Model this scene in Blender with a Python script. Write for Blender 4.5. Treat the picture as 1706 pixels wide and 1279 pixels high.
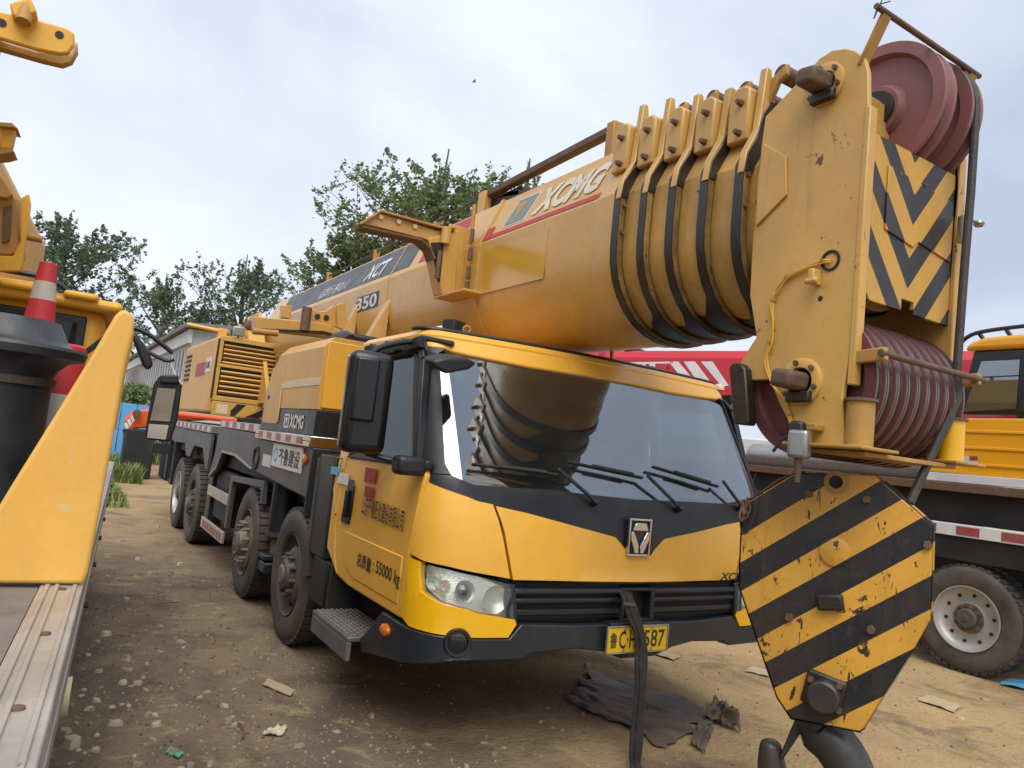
import bpy, bmesh, math, random
from mathutils import Vector, Matrix, noise
R = math.radians
scene = bpy.context.scene
for o in list(bpy.data.objects): bpy.data.objects.remove(o)
COL = scene.collection

# ------------------------------------------------------------------ camera
F_PX = 1229.87
CAMZ = 1.7
AX = Vector((0.84356506, 0.13700544, 0.51925668))     # world X in camera frame (right, down, forward)
AY = Vector((-0.52656352, 0.02107636, 0.84987449))
AZ = Vector((0.10549338, -0.99034605, 0.08992135))
cam_d = bpy.data.cameras.new('camera'); cam = bpy.data.objects.new('camera', cam_d); COL.objects.link(cam)
cam_d.sensor_width = 36.0; cam_d.lens = F_PX / 1706 * 36.0
cam_d.clip_start = 0.05; cam_d.clip_end = 5000
right = Vector((AX[0], AY[0], AZ[0])); up = -Vector((AX[1], AY[1], AZ[1])); back = -Vector((AX[2], AY[2], AZ[2]))
m = Matrix((right, up, back)).transposed().to_4x4(); m.translation = (0, 0, CAMZ)
cam.matrix_world = m
scene.camera = cam
CAMP = Vector((0, 0, CAMZ))

# ------------------------------------------------------------------ world, sun, exposure
SUN_EL, SUN_AZ = R(56), R(206)          # azimuth measured from +Y clockwise: behind the camera
world = bpy.data.worlds.new('World'); scene.world = world; world.use_nodes = True
wn = world.node_tree.nodes; wl = world.node_tree.links; wn.clear()
def N(nodes, t, **kw):
    n = nodes.new(t)
    for k, v in kw.items(): setattr(n, k, v)
    return n
wo = N(wn, 'ShaderNodeOutputWorld'); bg = N(wn, 'ShaderNodeBackground')
sky = N(wn, 'ShaderNodeTexSky', sky_type='NISHITA'); sky.sun_disc = False
sky.sun_elevation = SUN_EL; sky.sun_rotation = SUN_AZ; sky.dust_density = 3.0; sky.air_density = 1.0
tc = N(wn, 'ShaderNodeTexCoord')
mp = N(wn, 'ShaderNodeMapping'); mp.inputs['Scale'].default_value = (1.0, 1.0, 2.0)
wl.new(tc.outputs['Generated'], mp.inputs[0])
nz = N(wn, 'ShaderNodeTexNoise'); nz.inputs['Scale'].default_value = 1.5; nz.inputs['Detail'].default_value = 6; nz.inputs['Roughness'].default_value = .52; nz.inputs['Distortion'].default_value = .35
wl.new(mp.outputs[0], nz.inputs['Vector'])
cr = N(wn, 'ShaderNodeValToRGB'); cr.color_ramp.elements[0].position = .34; cr.color_ramp.elements[1].position = .68
cr.color_ramp.elements[0].color = (5.0, 5.7, 7.2, 1); cr.color_ramp.elements[1].color = (8.7, 9.3, 10.5, 1)
wl.new(nz.outputs['Fac'], cr.inputs[0])
mx = N(wn, 'ShaderNodeMix', data_type='RGBA'); mx.inputs[0].default_value = .93
wl.new(sky.outputs[0], mx.inputs[6]); wl.new(cr.outputs[0], mx.inputs[7])
wl.new(mx.outputs[2], bg.inputs[0]); bg.inputs[1].default_value = .055
wl.new(bg.outputs[0], wo.inputs[0])
sd = bpy.data.lights.new('sun', 'SUN'); sd.energy = 1.5; sd.angle = R(50); sd.color = (1, .96, .9)
sun = bpy.data.objects.new('sun', sd); COL.objects.link(sun)
sv = Vector((math.sin(SUN_AZ) * math.cos(SUN_EL), math.cos(SUN_AZ) * math.cos(SUN_EL), math.sin(SUN_EL)))
sun.rotation_euler = (-sv).to_track_quat('-Z', 'Y').to_euler(); sun.location = sv * 40
scene.view_settings.view_transform = 'Standard'; scene.view_settings.look = 'None'
scene.view_settings.exposure = 1.04; scene.view_settings.gamma = 1.0

# ------------------------------------------------------------------ photo measuring helpers (a pixel gives a direction, a plane the distance)
def ray(px, py):
    c = Vector((px - 853, py - 639.5, F_PX))
    return Vector((AX.dot(c), AY.dot(c), AZ.dot(c)))
def onx(px, py, x):
    d = ray(px, py); return CAMP + d * (x / d.x)
def ony(px, py, y):
    d = ray(px, py); return CAMP + d * (y / d.y)
def onz(px, py, z=0.0):
    d = ray(px, py); return CAMP + d * ((z - CAMZ) / d.z)
def onplane(px, py, p0, n):
    d = ray(px, py); return CAMP + d * ((Vector(p0) - CAMP).dot(n) / d.dot(n))

# ------------------------------------------------------------------ materials
MATS = {}
def mat(name, col, rough=.5, metal=0.0, col2=None, scale=4.0, dirt=0.0, dirtcol=(.16, .12, .08), bump=0.0, bscale=40.0,
        chip=0.0, chipcol=(.07, .045, .03), spec=.5, streak=0.0, coat=0.0, cscale=9.0, detail=6, emit=None, chipfine=0.0):
    """painted / worn surface: base colour variation, dirt patches, vertical grime streaks, chipped spots, bump"""
    M = bpy.data.materials.new(name); M.use_nodes = True; nt = M.node_tree; n = nt.nodes; l = nt.links
    b = n['Principled BSDF']; b.inputs['Roughness'].default_value = rough; b.inputs['Metallic'].default_value = metal
    b.inputs['Specular IOR Level'].default_value = spec
    if coat: b.inputs['Coat Weight'].default_value = coat; b.inputs['Coat Roughness'].default_value = .12
    g = N(n, 'ShaderNodeNewGeometry'); pos = g.outputs['Position']
    def noise_(sc, det=detail, vec=pos, dist=0.0, rgh=.6):
        t = N(n, 'ShaderNodeTexNoise'); t.inputs['Scale'].default_value = sc; t.inputs['Detail'].default_value = det
        t.inputs['Distortion'].default_value = dist; t.inputs['Roughness'].default_value = rgh; l.new(vec, t.inputs['Vector']); return t.outputs['Fac']
    def ramp(f, a, bb):
        r = N(n, 'ShaderNodeMapRange'); r.inputs['From Min'].default_value = a; r.inputs['From Max'].default_value = bb; l.new(f, r.inputs['Value']); return r.outputs[0]
    def mixc(f, a, bcol):
        x = N(n, 'ShaderNodeMix', data_type='RGBA'); l.new(f, x.inputs[0])
        if isinstance(a, tuple): x.inputs[6].default_value = (*a, 1)
        else: l.new(a, x.inputs[6])
        x.inputs[7].default_value = (*bcol, 1); return x.outputs[2]
    def mul(f, k):
        x = N(n, 'ShaderNodeMath', operation='MULTIPLY'); l.new(f, x.inputs[0]); x.inputs[1].default_value = k; return x.outputs[0]
    c2 = col2 or tuple(min(1, v * .86) for v in col)
    c = mixc(ramp(noise_(scale), .35, .68), col, c2)
    rsock = None
    if dirt > 0:
        f = mul(ramp(noise_(scale * .6, 8, dist=.4), .42, .75), dirt); c = mixc(f, c, dirtcol); rsock = f
        f = mul(ramp(noise_(scale * 14, 5), .5, .8), dirt * .6); c = mixc(f, c, dirtcol)
    if streak > 0:
        mpn = N(n, 'ShaderNodeMapping'); mpn.inputs['Scale'].default_value = (17, 17, .9); l.new(pos, mpn.inputs[0])
        f = mul(ramp(noise_(1.0, 5, mpn.outputs[0], rgh=.7), .55, .82), streak); c = mixc(f, c, dirtcol)
    if chip > 0:
        a = ramp(noise_(cscale, 9, dist=.25, rgh=.72), .705 - .1 * chip, .73 - .1 * chip); c = mixc(a, c, chipcol)
    if chipfine > 0:
        mpn = N(n, 'ShaderNodeMapping'); mpn.inputs['Scale'].default_value = (26, 26, 9); mpn.inputs['Rotation'].default_value = (.5, .7, .3); l.new(pos, mpn.inputs[0])
        a = ramp(noise_(1.0, 7, mpn.outputs[0], dist=.6, rgh=.7), .70 - .1 * chipfine, .72 - .1 * chipfine); c = mixc(a, c, chipcol)
    l.new(c, b.inputs['Base Color'])
    rn = N(n, 'ShaderNodeMapRange'); l.new(noise_(scale * 2.3, 5), rn.inputs['Value'])
    rn.inputs['To Min'].default_value = max(.03, rough - .12); rn.inputs['To Max'].default_value = min(1, rough + .14); l.new(rn.outputs[0], b.inputs['Roughness'])
    if bump > 0:
        bp = N(n, 'ShaderNodeBump'); bp.inputs['Strength'].default_value = bump; bp.inputs['Distance'].default_value = .01
        l.new(noise_(bscale, 6), bp.inputs['Height']); l.new(bp.outputs[0], b.inputs['Normal'])
    if emit: b.inputs['Emission Color'].default_value = (*emit, 1); b.inputs['Emission Strength'].default_value = 1
    MATS[name] = M; return M
OCH = (.16, .10, .045)
mat('boom_yellow', (.60, .345, .085), .38, col2=(.52, .295, .07), scale=1.6, dirt=.30, dirtcol=(.24, .14, .045), streak=.30, coat=.25, bump=.04, bscale=9, chip=.12, cscale=6, chipcol=(.12, .06, .03))
mat('head_yellow', (.65, .385, .10), .42, col2=(.57, .33, .085), scale=1.8, dirt=.3, dirtcol=(.26, .14, .04), streak=.5, chip=.8, cscale=7, chipcol=(.10, .045, .02), bump=.05, bscale=25)
mat('cab_yellow', (.82, .435, .045), .36, col2=(.75, .39, .04), scale=1.3, dirt=.26, dirtcol=(.42, .22, .05), coat=.35, streak=.16, bump=.02, bscale=8)
mat('bumper_yellow', (.86, .46, .004), .34, scale=1.2, dirt=.12, dirtcol=(.42, .24, .04), coat=.4)
mat('box_yellow', (.66, .37, .075), .42, col2=(.60, .33, .075), scale=1.4, dirt=.32, dirtcol=(.36, .21, .07), streak=.45, chip=.1)
mat('neighbour_yellow', (.80, .42, .03), .45, col2=(.72, .37, .03), scale=2.5, dirt=.25, dirtcol=(.45, .26, .08), streak=.15, chip=.22, cscale=5, chipcol=(.62, .50, .30), bump=.05, bscale=30)
mat('orange_yellow', (.86, .39, .008), .33, scale=1.2, dirt=.08, dirtcol=(.5, .25, .04), coat=.4)
mat('fender_yellow', (.84, .46, .085), .42, col2=(.77, .41, .07), scale=3, dirt=.45, dirtcol=(.55, .33, .10), chip=.55, cscale=9, chipcol=(.62, .48, .26), bump=.06, bscale=18, streak=.3, chipfine=.5)
mat('old_ochre', (.50, .28, .06), .55, col2=(.40, .21, .05), scale=4, dirt=.45, dirtcol=(.17, .09, .04), chip=.5, cscale=12, chipcol=(.09, .04, .02), bump=.08)
mat('dark_grey', (.013, .017, .022), .40, col2=(.018, .022, .027), scale=2, dirt=.16, dirtcol=(.09, .075, .06), streak=.25, chip=.12, chipcol=(.3, .3, .3))
mat('mid_grey', (.060, .062, .070), .42, col2=(.048, .051, .058), scale=2, dirt=.4, dirtcol=(.16, .135, .11), streak=.5)
mat('chassis_black', (.010, .011, .012), .65, dirt=.35, dirtcol=(.06, .047, .035))
mat('black_plastic', (.009, .010, .013), .42, col2=(.013, .014, .017), scale=5, dirt=.12, dirtcol=(.07, .065, .06), bump=.03, bscale=220)
mat('black_gloss', (.008, .009, .011), .32, scale=3, dirt=.10, dirtcol=(.07, .065, .06), coat=.15)
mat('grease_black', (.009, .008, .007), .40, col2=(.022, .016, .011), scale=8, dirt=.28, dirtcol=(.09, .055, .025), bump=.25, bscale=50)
mat('rubber_tread', (.030, .028, .027), .8, dirt=.65, dirtcol=(.15, .115, .08), scale=5, bump=.2, bscale=70)
mat('rubber', (.034, .032, .031), .72, col2=(.062, .056, .05), scale=4, dirt=.55, dirtcol=(.19, .15, .11), bump=.12, bscale=60)
mat('hub_rust', (.13, .085, .045), .65, col2=(.24, .17, .10), scale=9, dirt=.5, dirtcol=(.06, .04, .025), bump=.2, bscale=70)
mat('lamp_dark', (.10, .10, .095), .15, metal=.6)
mat('hub_dark', (.055, .050, .046), .6, col2=(.09, .08, .07), scale=6, dirt=.4, dirtcol=(.16, .12, .09), bump=.1)
mat('rim_silver', (.50, .49, .47), .42, metal=.3, scale=5, dirt=.4, dirtcol=(.22, .18, .13), streak=.1)
mat('steel', (.42, .42, .41), .35, metal=.75, scale=6, dirt=.35, dirtcol=(.2, .17, .13), bump=.04, bscale=90)
mat('chrome', (.72, .72, .72), .12, metal=1.0, scale=6, dirt=.08, dirtcol=(.3, .28, .24))
mat('aluminium', (.56, .54, .50), .42, metal=.55, col2=(.44, .42, .38), scale=6, dirt=.55, dirtcol=(.30, .25, .18), bump=.12, bscale=60, chip=.1, chipcol=(.28, .22, .15))
mat('sheave_red', (.27, .105, .095), .5, col2=(.20, .075, .07), scale=3, dirt=.42, dirtcol=(.12, .07, .06), bump=.05, streak=.2)
mat('sheave_dark', (.115, .028, .032), .5, col2=(.15, .04, .042), scale=4, dirt=.5, dirtcol=(.03, .025, .02), bump=.08)
mat('groove_grease', (.020, .022, .015), .42, col2=(.035, .04, .022), scale=9, dirt=.3, dirtcol=(.09, .06, .04), bump=.3, bscale=90)
mat('worn_rim', (.24, .18, .17), .35, metal=.6, scale=9, dirt=.4, dirtcol=(.12, .05, .04))
mat('rusty_steel', (.11, .062, .036), .62, col2=(.17, .10, .055), scale=14, dirt=.5, dirtcol=(.04, .03, .025), bump=.3, bscale=80)
mat('wire_rope', (.035, .034, .03), .5, scale=20, dirt=.3, bump=.5, bscale=160)
mat('red_paint', (.52, .014, .026), .32, scale=1.2, dirt=.08, dirtcol=(.35, .05, .05), coat=.35)
mat('decal_red', (.40, .022, .025), .45, scale=5, dirt=.25, dirtcol=(.25, .10, .06))
mat('decal_black', (.016, .018, .021), .36, scale=3, dirt=.25, dirtcol=(.14, .12, .10), streak=.2)
mat('decal_white', (.72, .71, .67), .5, scale=6, dirt=.3, dirtcol=(.45, .40, .32))
mat('decal_old_white', (.66, .61, .50), .55, scale=9, dirt=.6, dirtcol=(.50, .36, .16), chip=.55, cscale=16, chipcol=(.50, .30, .08))
mat('decal_blue', (.10, .20, .24), .5, scale=9, dirt=.5, dirtcol=(.3, .28, .2))
mat('white_paint', (.70, .70, .69), .4, scale=2, dirt=.25, dirtcol=(.42, .38, .32), streak=.2)
mat('cream_stripe', (.70, .58, .36), .45, scale=2, dirt=.2, dirtcol=(.5, .4, .24))
mat('reflect_red', (.34, .07, .07), .35, scale=8, dirt=.4, dirtcol=(.28, .14, .11))
mat('reflect_white', (.62, .60, .58), .35, scale=8, dirt=.4, dirtcol=(.35, .30, .24))
mat('plate_yellow', (.80, .50, .01), .4, scale=6, dirt=.25, dirtcol=(.5, .33, .06))
mat('ink', (.022, .02, .02), .5, scale=12, dirt=.2, dirtcol=(.15, .1, .05))
mat('sky_blue_sticker', (.10, .40, .62), .4)
mat('amber_lens', (.62, .15, .012), .18, scale=20, coat=.5)
mat('seat_cloth', (.05, .05, .055), .85, scale=6, dirt=.3)
mat('beige_cloth', (.42, .36, .26), .85, scale=8, dirt=.4)
mat('cone_red', (.58, .022, .032), .5, col2=(.5, .03, .04), scale=8, dirt=.25, dirtcol=(.3, .1, .08), chip=.25, cscale=22, chipcol=(.65, .35, .33), bump=.1)
mat('cone_white', (.60, .56, .50), .5, scale=9, dirt=.6, dirtcol=(.36, .32, .26))
mat('strap_web', (.018, .015, .013), .85, col2=(.035, .028, .022), scale=20, dirt=.4, dirtcol=(.09, .07, .05), bump=.4, bscale=120)
mat('tarp', (.045, .04, .036), .5, col2=(.11, .09, .07), scale=4, dirt=.6, dirtcol=(.30, .22, .13), bump=.3, bscale=30)
mat('wood_deck', (.20, .165, .14), .85, col2=(.13, .105, .09), scale=6, dirt=.5, dirtcol=(.26, .20, .15), bump=.5, bscale=26)
mat('hook_steel', (.035, .033, .034), .38, metal=.3, col2=(.06, .055, .05), scale=7, dirt=.35, dirtcol=(.12, .09, .065), bump=.15, bscale=40)
mat('orange_red', (.72, .095, .012), .4, scale=2, dirt=.15, dirtcol=(.35, .1, .04))
mat('blue_sheet', (.12, .36, .66), .45, scale=.6, dirt=.15)
mat('stone_pale', (.38, .31, .21), .85, col2=(.28, .22, .15), scale=20, dirt=.4, dirtcol=(.28, .21, .13), bump=.4, bscale=80)
mat('cardboard', (.46, .36, .22), .8, scale=9, dirt=.4, dirtcol=(.3, .22, .13))
mat('plastic_green', (.10, .42, .28), .4)
mat('wrapper', (.32, .35, .40), .35, col2=(.60, .50, .22), scale=26)
mat('concrete_wall', (.55, .55, .54), .8, scale=.8, dirt=.25, dirtcol=(.35, .34, .31), streak=.25)
mat('roof_grey', (.20, .20, .21), .8, scale=.6, dirt=.3)
mat('window_dark', (.03, .036, .042), .12, scale=.7)
mat('bark', (.14, .115, .09), .9, scale=5, bump=.4, bscale=12)
def glass(name, refl, tint, rough=.02, dust=0.0):
    M = bpy.data.materials.new(name); M.use_nodes = True; n = M.node_tree.nodes; l = M.node_tree.links; n.clear()
    o = N(n, 'ShaderNodeOutputMaterial'); t = N(n, 'ShaderNodeBsdfTransparent'); t.inputs[0].default_value = (*tint, 1)
    gl = N(n, 'ShaderNodeBsdfGlossy'); gl.inputs['Roughness'].default_value = rough; gl.inputs[0].default_value = (.92, .96, 1, 1)
    lw = N(n, 'ShaderNodeLayerWeight'); lw.inputs[0].default_value = .5; fr = N(n, 'ShaderNodeMath', operation='POWER'); l.new(lw.outputs['Facing'], fr.inputs[0]); fr.inputs[1].default_value = 4.0
    ad = N(n, 'ShaderNodeMath', operation='MULTIPLY_ADD'); l.new(fr.outputs[0], ad.inputs[0]); ad.inputs[1].default_value = .6; ad.inputs[2].default_value = refl; ad.use_clamp = True
    mxs = N(n, 'ShaderNodeMixShader'); l.new(ad.outputs[0], mxs.inputs[0]); l.new(t.outputs[0], mxs.inputs[1]); l.new(gl.outputs[0], mxs.inputs[2])
    out = mxs.outputs[0]
    if dust:
        g = N(n, 'ShaderNodeNewGeometry'); tn = N(n, 'ShaderNodeTexNoise'); tn.inputs['Scale'].default_value = 3.0; tn.inputs['Detail'].default_value = 8; l.new(g.outputs['Position'], tn.inputs['Vector'])
        mr = N(n, 'ShaderNodeMapRange'); l.new(tn.outputs['Fac'], mr.inputs['Value']); mr.inputs['From Min'].default_value = .3; mr.inputs['From Max'].default_value = .8
        mr.inputs['To Min'].default_value = dust * .3; mr.inputs['To Max'].default_value = dust
        df = N(n, 'ShaderNodeBsdfDiffuse'); df.inputs[0].default_value = (.45, .44, .40, 1)
        m2 = N(n, 'ShaderNodeMixShader'); l.new(mr.outputs[0], m2.inputs[0]); l.new(out, m2.inputs[1]); l.new(df.outputs[0], m2.inputs[2]); out = m2.outputs[0]
    l.new(out, o.inputs[0]); MATS[name] = M; return M
glass('windscreen_glass', .22, (.60, .65, .68), .012, .035)
glass('side_glass', .035, (.38, .42, .42), .01, .04)
glass('lamp_glass', .04, (.95, .96, .92), .06, .22)
mat('lamp_silver', (.86, .87, .82), .22, metal=.85, scale=30, bump=.35, bscale=130)
mat('mirror_glass', (.75, .78, .8), .03, metal=1.0, scale=2)

def stripe_mat(name, fn, ca, cb, rough=.42, chipcol=(.06, .035, .02), chip=.3, dirt=.3, ccb=None):
    """two paints in stripes; fn(nodes, links, position socket) -> 0/1 socket. Chips and scratches sit on top."""
    M = mat(name, ca, rough, dirt=dirt, dirtcol=(.14, .09, .05), chip=chip, chipcol=chipcol, streak=.25, scale=3, chipfine=chip)
    nt = M.node_tree; n = nt.nodes; l = nt.links
    g = [x for x in n if x.type == 'NEW_GEOMETRY'][0]
    first = [x for x in n if x.type == 'MIX'][0]
    s = fn(n, l, g.outputs['Position'])
    x = N(n, 'ShaderNodeMix', data_type='RGBA'); l.new(s, x.inputs[0]); l.new(first.outputs[2], x.inputs[6]); x.inputs[7].default_value = (*cb, 1)
    tos = [k.to_socket for k in first.outputs[2].links if k.to_node != x]
    for t in tos: l.new(x.outputs[2], t)
    return M
def lin(n, l, pos, vec, off):      # dot(pos, vec) + off
    d = N(n, 'ShaderNodeVectorMath', operation='DOT_PRODUCT'); l.new(pos, d.inputs[0]); d.inputs[1].default_value = vec
    a = N(n, 'ShaderNodeMath', operation='ADD'); l.new(d.outputs['Value'], a.inputs[0]); a.inputs[1].default_value = off; return a.outputs[0]
def mth(n, l, op, a, b=None):
    x = N(n, 'ShaderNodeMath', operation=op)
    if isinstance(a, (int, float)): x.inputs[0].default_value = a
    else: l.new(a, x.inputs[0])
    if b is not None:
        if isinstance(b, (int, float)): x.inputs[1].default_value = b
        else: l.new(b, x.inputs[1])
    return x.outputs[0]

# ------------------------------------------------------------------ mesh building
class MB:
    def __init__(s, M=None): s.v = []; s.f = []; s.M = M
    def add(s, vs, fs):
        k = len(s.v); s.v += [Vector(q) for q in vs]; s.f += [tuple(i + k for i in f) for f in fs]; return s
    def box(s, c, d, rz=0, rx=0, ry=0):
        c = Vector(c); h = Vector(d) / 2
        E = Matrix.Rotation(rz, 3, 'Z') @ Matrix.Rotation(ry, 3, 'Y') @ Matrix.Rotation(rx, 3, 'X')
        vs = [c + E @ Vector((sx * h.x, sy * h.y, sz * h.z)) for sz in (-1, 1) for sx, sy in ((-1, -1), (1, -1), (1, 1), (-1, 1))]
        return s.add(vs, [(3, 2, 1, 0), (4, 5, 6, 7), (0, 1, 5, 4), (1, 2, 6, 5), (2, 3, 7, 6), (3, 0, 4, 7)])
    def b2(s, a, b):
        a = Vector(a); b = Vector(b); return s.box((a + b) / 2, [abs(q) for q in (b - a)])
    def bar(s, p, q, w, h, upv=(0, 0, 1)):
        p = Vector(p); q = Vector(q); d = (q - p).normalized(); a = d.cross(Vector(upv))
        if a.length < 1e-4: a = d.cross(Vector((1, 0, 0)))
        a.normalize(); b = a.cross(d)
        vs = [e + a * (sx * w / 2) + b * (sy * h / 2) for e in (p, q) for sx, sy in ((-1, -1), (1, -1), (1, 1), (-1, 1))]
        return s.add(vs, [(3, 2, 1, 0), (4, 5, 6, 7), (0, 1, 5, 4), (1, 2, 6, 5), (2, 3, 7, 6), (3, 0, 4, 7)])
    def cyl(s, p, q, r, r2=None, n=24, cap=True):
        p = Vector(p); q = Vector(q); r2 = r if r2 is None else r2; d = (q - p).normalized()
        a = d.orthogonal().normalized(); b = d.cross(a); vs = []
        for e, rr in ((p, r), (q, r2)):
            for i in range(n):
                t = 2 * math.pi * i / n; vs.append(e + a * (math.cos(t) * rr) + b * (math.sin(t) * rr))
        fs = [(i, (i + 1) % n, n + (i + 1) % n, n + i) for i in range(n)]
        if cap: fs += [tuple(range(n))[::-1], tuple(range(n, 2 * n))]
        return s.add(vs, fs)
    def lathe(s, c, axis, prof, n=48, closed=False, a0=None):
        """prof: list of (distance along axis, radius)"""
        c = Vector(c); d = Vector(axis).normalized(); a = Vector(a0).normalized() if a0 else d.orthogonal().normalized(); b = d.cross(a); vs = []; fs = []
        k = len(prof)
        for i in range(n):
            t = 2 * math.pi * i / n; e = a * math.cos(t) + b * math.sin(t)
            vs += [c + d * h + e * r for h, r in prof]
        for i in range(n):
            j = (i + 1) % n
            for q in range(k - 1 + (1 if closed else 0)):
                q2 = (q + 1) % k
                fs.append((i * k + q, j * k + q, j * k + q2, i * k + q2))
        return s.add(vs, fs)
    def prism(s, pts, vec):
        """closed polygon (3D points) extruded by vec"""
        n = len(pts); v = Vector(vec); pts = [Vector(p) for p in pts]
        return s.add(pts + [p + v for p in pts], [tuple(range(n))[::-1], tuple(range(n, 2 * n))] + [(i, (i + 1) % n, n + (i + 1) % n, n + i) for i in range(n)])
    def loft(s, rings, cap=True, closed=True):
        n = len(rings[0]); vs = [Vector(p) for r in rings for p in r]; fs = []
        for k in range(len(rings) - 1):
            for i in range(n if closed else n - 1):
                j = (i + 1) % n; fs.append((k * n + i, k * n + j, (k + 1) * n + j, (k + 1) * n + i))
        if cap and closed: fs += [tuple(range(n))[::-1], tuple(range((len(rings) - 1) * n, len(rings) * n))]
        return s.add(vs, fs)
    def tube(s, path, r, n=10):
        path = [Vector(p) for p in path]; rings = []; a = None
        for i, p in enumerate(path):
            d = (path[min(i + 1, len(path) - 1)] - path[max(i - 1, 0)]).normalized()
            a = d.orthogonal().normalized() if a is None else (a - d * a.dot(d)).normalized()
            b = d.cross(a); rr = r[i] if isinstance(r, (list, tuple)) else r
            rings.append([p + a * (math.cos(2 * math.pi * k / n) * rr) + b * (math.sin(2 * math.pi * k / n) * rr) for k in range(n)])
        return s.loft(rings)
    def build(s, name, m, parent=None, bevel=0.0, ang=35, seg=2, flip=True):
        pts = [s.M @ p for p in s.v] if s.M else s.v
        lo = Vector([min(p[i] for p in pts) for i in range(3)]); hi = Vector([max(p[i] for p in pts) for i in range(3)])
        org = Vector(((lo.x + hi.x) / 2, (lo.y + hi.y) / 2, lo.z))
        me = bpy.data.meshes.new(name); me.from_pydata([p - org for p in pts], [], s.f)
        if flip:
            bm = bmesh.new(); bm.from_mesh(me); bmesh.ops.recalc_face_normals(bm, faces=bm.faces); bm.to_mesh(me); bm.free()
        me.polygons.foreach_set('use_smooth', [True] * len(me.polygons)); me.set_sharp_from_angle(angle=R(ang))
        me.materials.append(MATS[m] if isinstance(m, str) else m)
        o = bpy.data.objects.new(name, me); COL.objects.link(o)
        place(o, org, parent)
        if bevel:
            bv = o.modifiers.new('bevel', 'BEVEL'); bv.width = bevel; bv.segments = seg; bv.limit_method = 'ANGLE'; bv.angle_limit = R(40); bv.harden_normals = False
        return o
WORG = {}
def place(o, org, parent):
    WORG[o.name] = Vector(org)
    if parent: o.parent = parent; o.location = Vector(org) - WORG[parent.name]
    else: o.location = org
def root(name, loc, label, cat, group=None):
    o = bpy.data.objects.new(name, None); COL.objects.link(o); o.empty_display_size = .2; place(o, Vector(loc), None); tag(o, label, cat, group); return o
def tag(o, label=None, cat=None, group=None, kind=None):
    if label: o['label'] = label
    if cat: o['category'] = cat
    if group: o['group'] = group
    if kind: o['kind'] = kind
    return o
def smooth_path(pts, k=6):
    pts = [Vector(p) for p in pts]; out = []
    for i in range(len(pts) - 1):
        p0 = pts[max(i - 1, 0)]; p1 = pts[i]; p2 = pts[i + 1]; p3 = pts[min(i + 2, len(pts) - 1)]
        for j in range(k):
            t = j / k
            out.append(.5 * ((2 * p1) + (p2 - p0) * t + (2 * p0 - 5 * p1 + 4 * p2 - p3) * t * t + (3 * p1 - p0 - 3 * p2 + p3) * t ** 3))
    return out + [pts[-1]]
def chaikin(pts, it=2):
    for _ in range(it):
        q = []
        for i in range(len(pts)):
            a = Vector(pts[i]); b = Vector(pts[(i + 1) % len(pts)]); q += [a * .75 + b * .25, a * .25 + b * .75]
        pts = q
    return pts
def text(name, body, origin, xd, yd, h, m, parent, width=None, bold=0.0, shear=0.0, depth=.0015, align='LEFT', spacing=1.0):
    """lettering as a thin mesh: baseline starts at origin, xd to the right, yd up, capital height about h"""
    cu = bpy.data.curves.new(name, 'FONT'); cu.body = body; cu.size = 1; cu.offset = bold; cu.shear = shear; cu.align_x = 'LEFT'; cu.extrude = 0; cu.resolution_u = 3; cu.space_character = spacing
    ob = bpy.data.objects.new(name + '_curve', cu); COL.objects.link(ob); bpy.context.view_layer.update()
    me = ob.to_mesh(); vs = [v.co.copy() for v in me.vertices]; fs = [tuple(p.vertices) for p in me.polygons]; ob.to_mesh_clear()
    bpy.data.objects.remove(ob); bpy.data.curves.remove(cu)
    x0 = min(v.x for v in vs); x1 = max(v.x for v in vs); y0 = min(v.y for v in vs); y1 = max(v.y for v in vs)
    sy = h / (y1 - y0); sx = (width / (x1 - x0)) if width else sy
    xd = Vector(xd).normalized(); yd = Vector(yd).normalized(); nd = xd.cross(yd); O = Vector(origin)
    b = MB(); b.add([O + xd * ((v.x - x0) * sx) + yd * ((v.y - y0) * sy) + nd * depth for v in vs], fs)
    return b.build(name, m, parent, flip=False)
# ------------------------------------------------------------------ THE CRANE: carrier cab
XC = 3.13
crane = root('mobile_crane', (XC, 7.5, 0), 'faded yellow truck crane, telescopic boom stowed over its cab, chevron striped boom head', 'crane')
ZT = [(.38, 3.41, .04, 1.39, .30, .28), (.52, 3.37, .04, 1.39, .30, .28), (.93, 3.385, .04, 1.39, .30, .28), (1.0, 3.42, .045, 1.39, .30, .28), (1.28, 3.43, .06, 1.39, .30, .27),
      (1.46, 3.46, .085, 1.385, .27, .24), (1.52, 3.49, .075, 1.38, .24, .22), (2.29, 3.905, .09, 1.31, .17, .15), (2.35, 3.945, .10, 1.30, .17, .15), (2.6, 4.11, .10, 1.28, .17, .15)]
def cabrow(z):
    if z <= ZT[0][0]: return ZT[0][1:]
    for a, b in zip(ZT, ZT[1:]):
        if z <= b[0]:
            t = (z - a[0]) / (b[0] - a[0]); return [a[i] + (b[i] - a[i]) * t for i in range(1, 6)]
    return ZT[-1][1:]
def S(u, z):
    """cab skin: u 0..1 half front, 1..2 corner, beyond 2 metres along the side; negative = image-left side"""
    yf, bow, hw, rx, ry = cabrow(z); a = abs(u); sg = -1 if u < 0 else 1; xr = hw - rx
    if a < 1: x, y = a * xr, yf + bow * a * a
    elif a < 2:
        t = (a - 1) * math.pi / 2; x, y = xr + rx * math.sin(t), yf + bow + ry * (1 - math.cos(t))
    else: x, y = hw, yf + bow + ry + (a - 2)
    return Vector((XC + sg * x, y, z))
def SN(u, z):
    e = 1e-3; n = (S(u + e, z) - S(u - e, z)).cross(S(u, z + e) - S(u, z - e)); n.normalize(); return n
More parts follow.
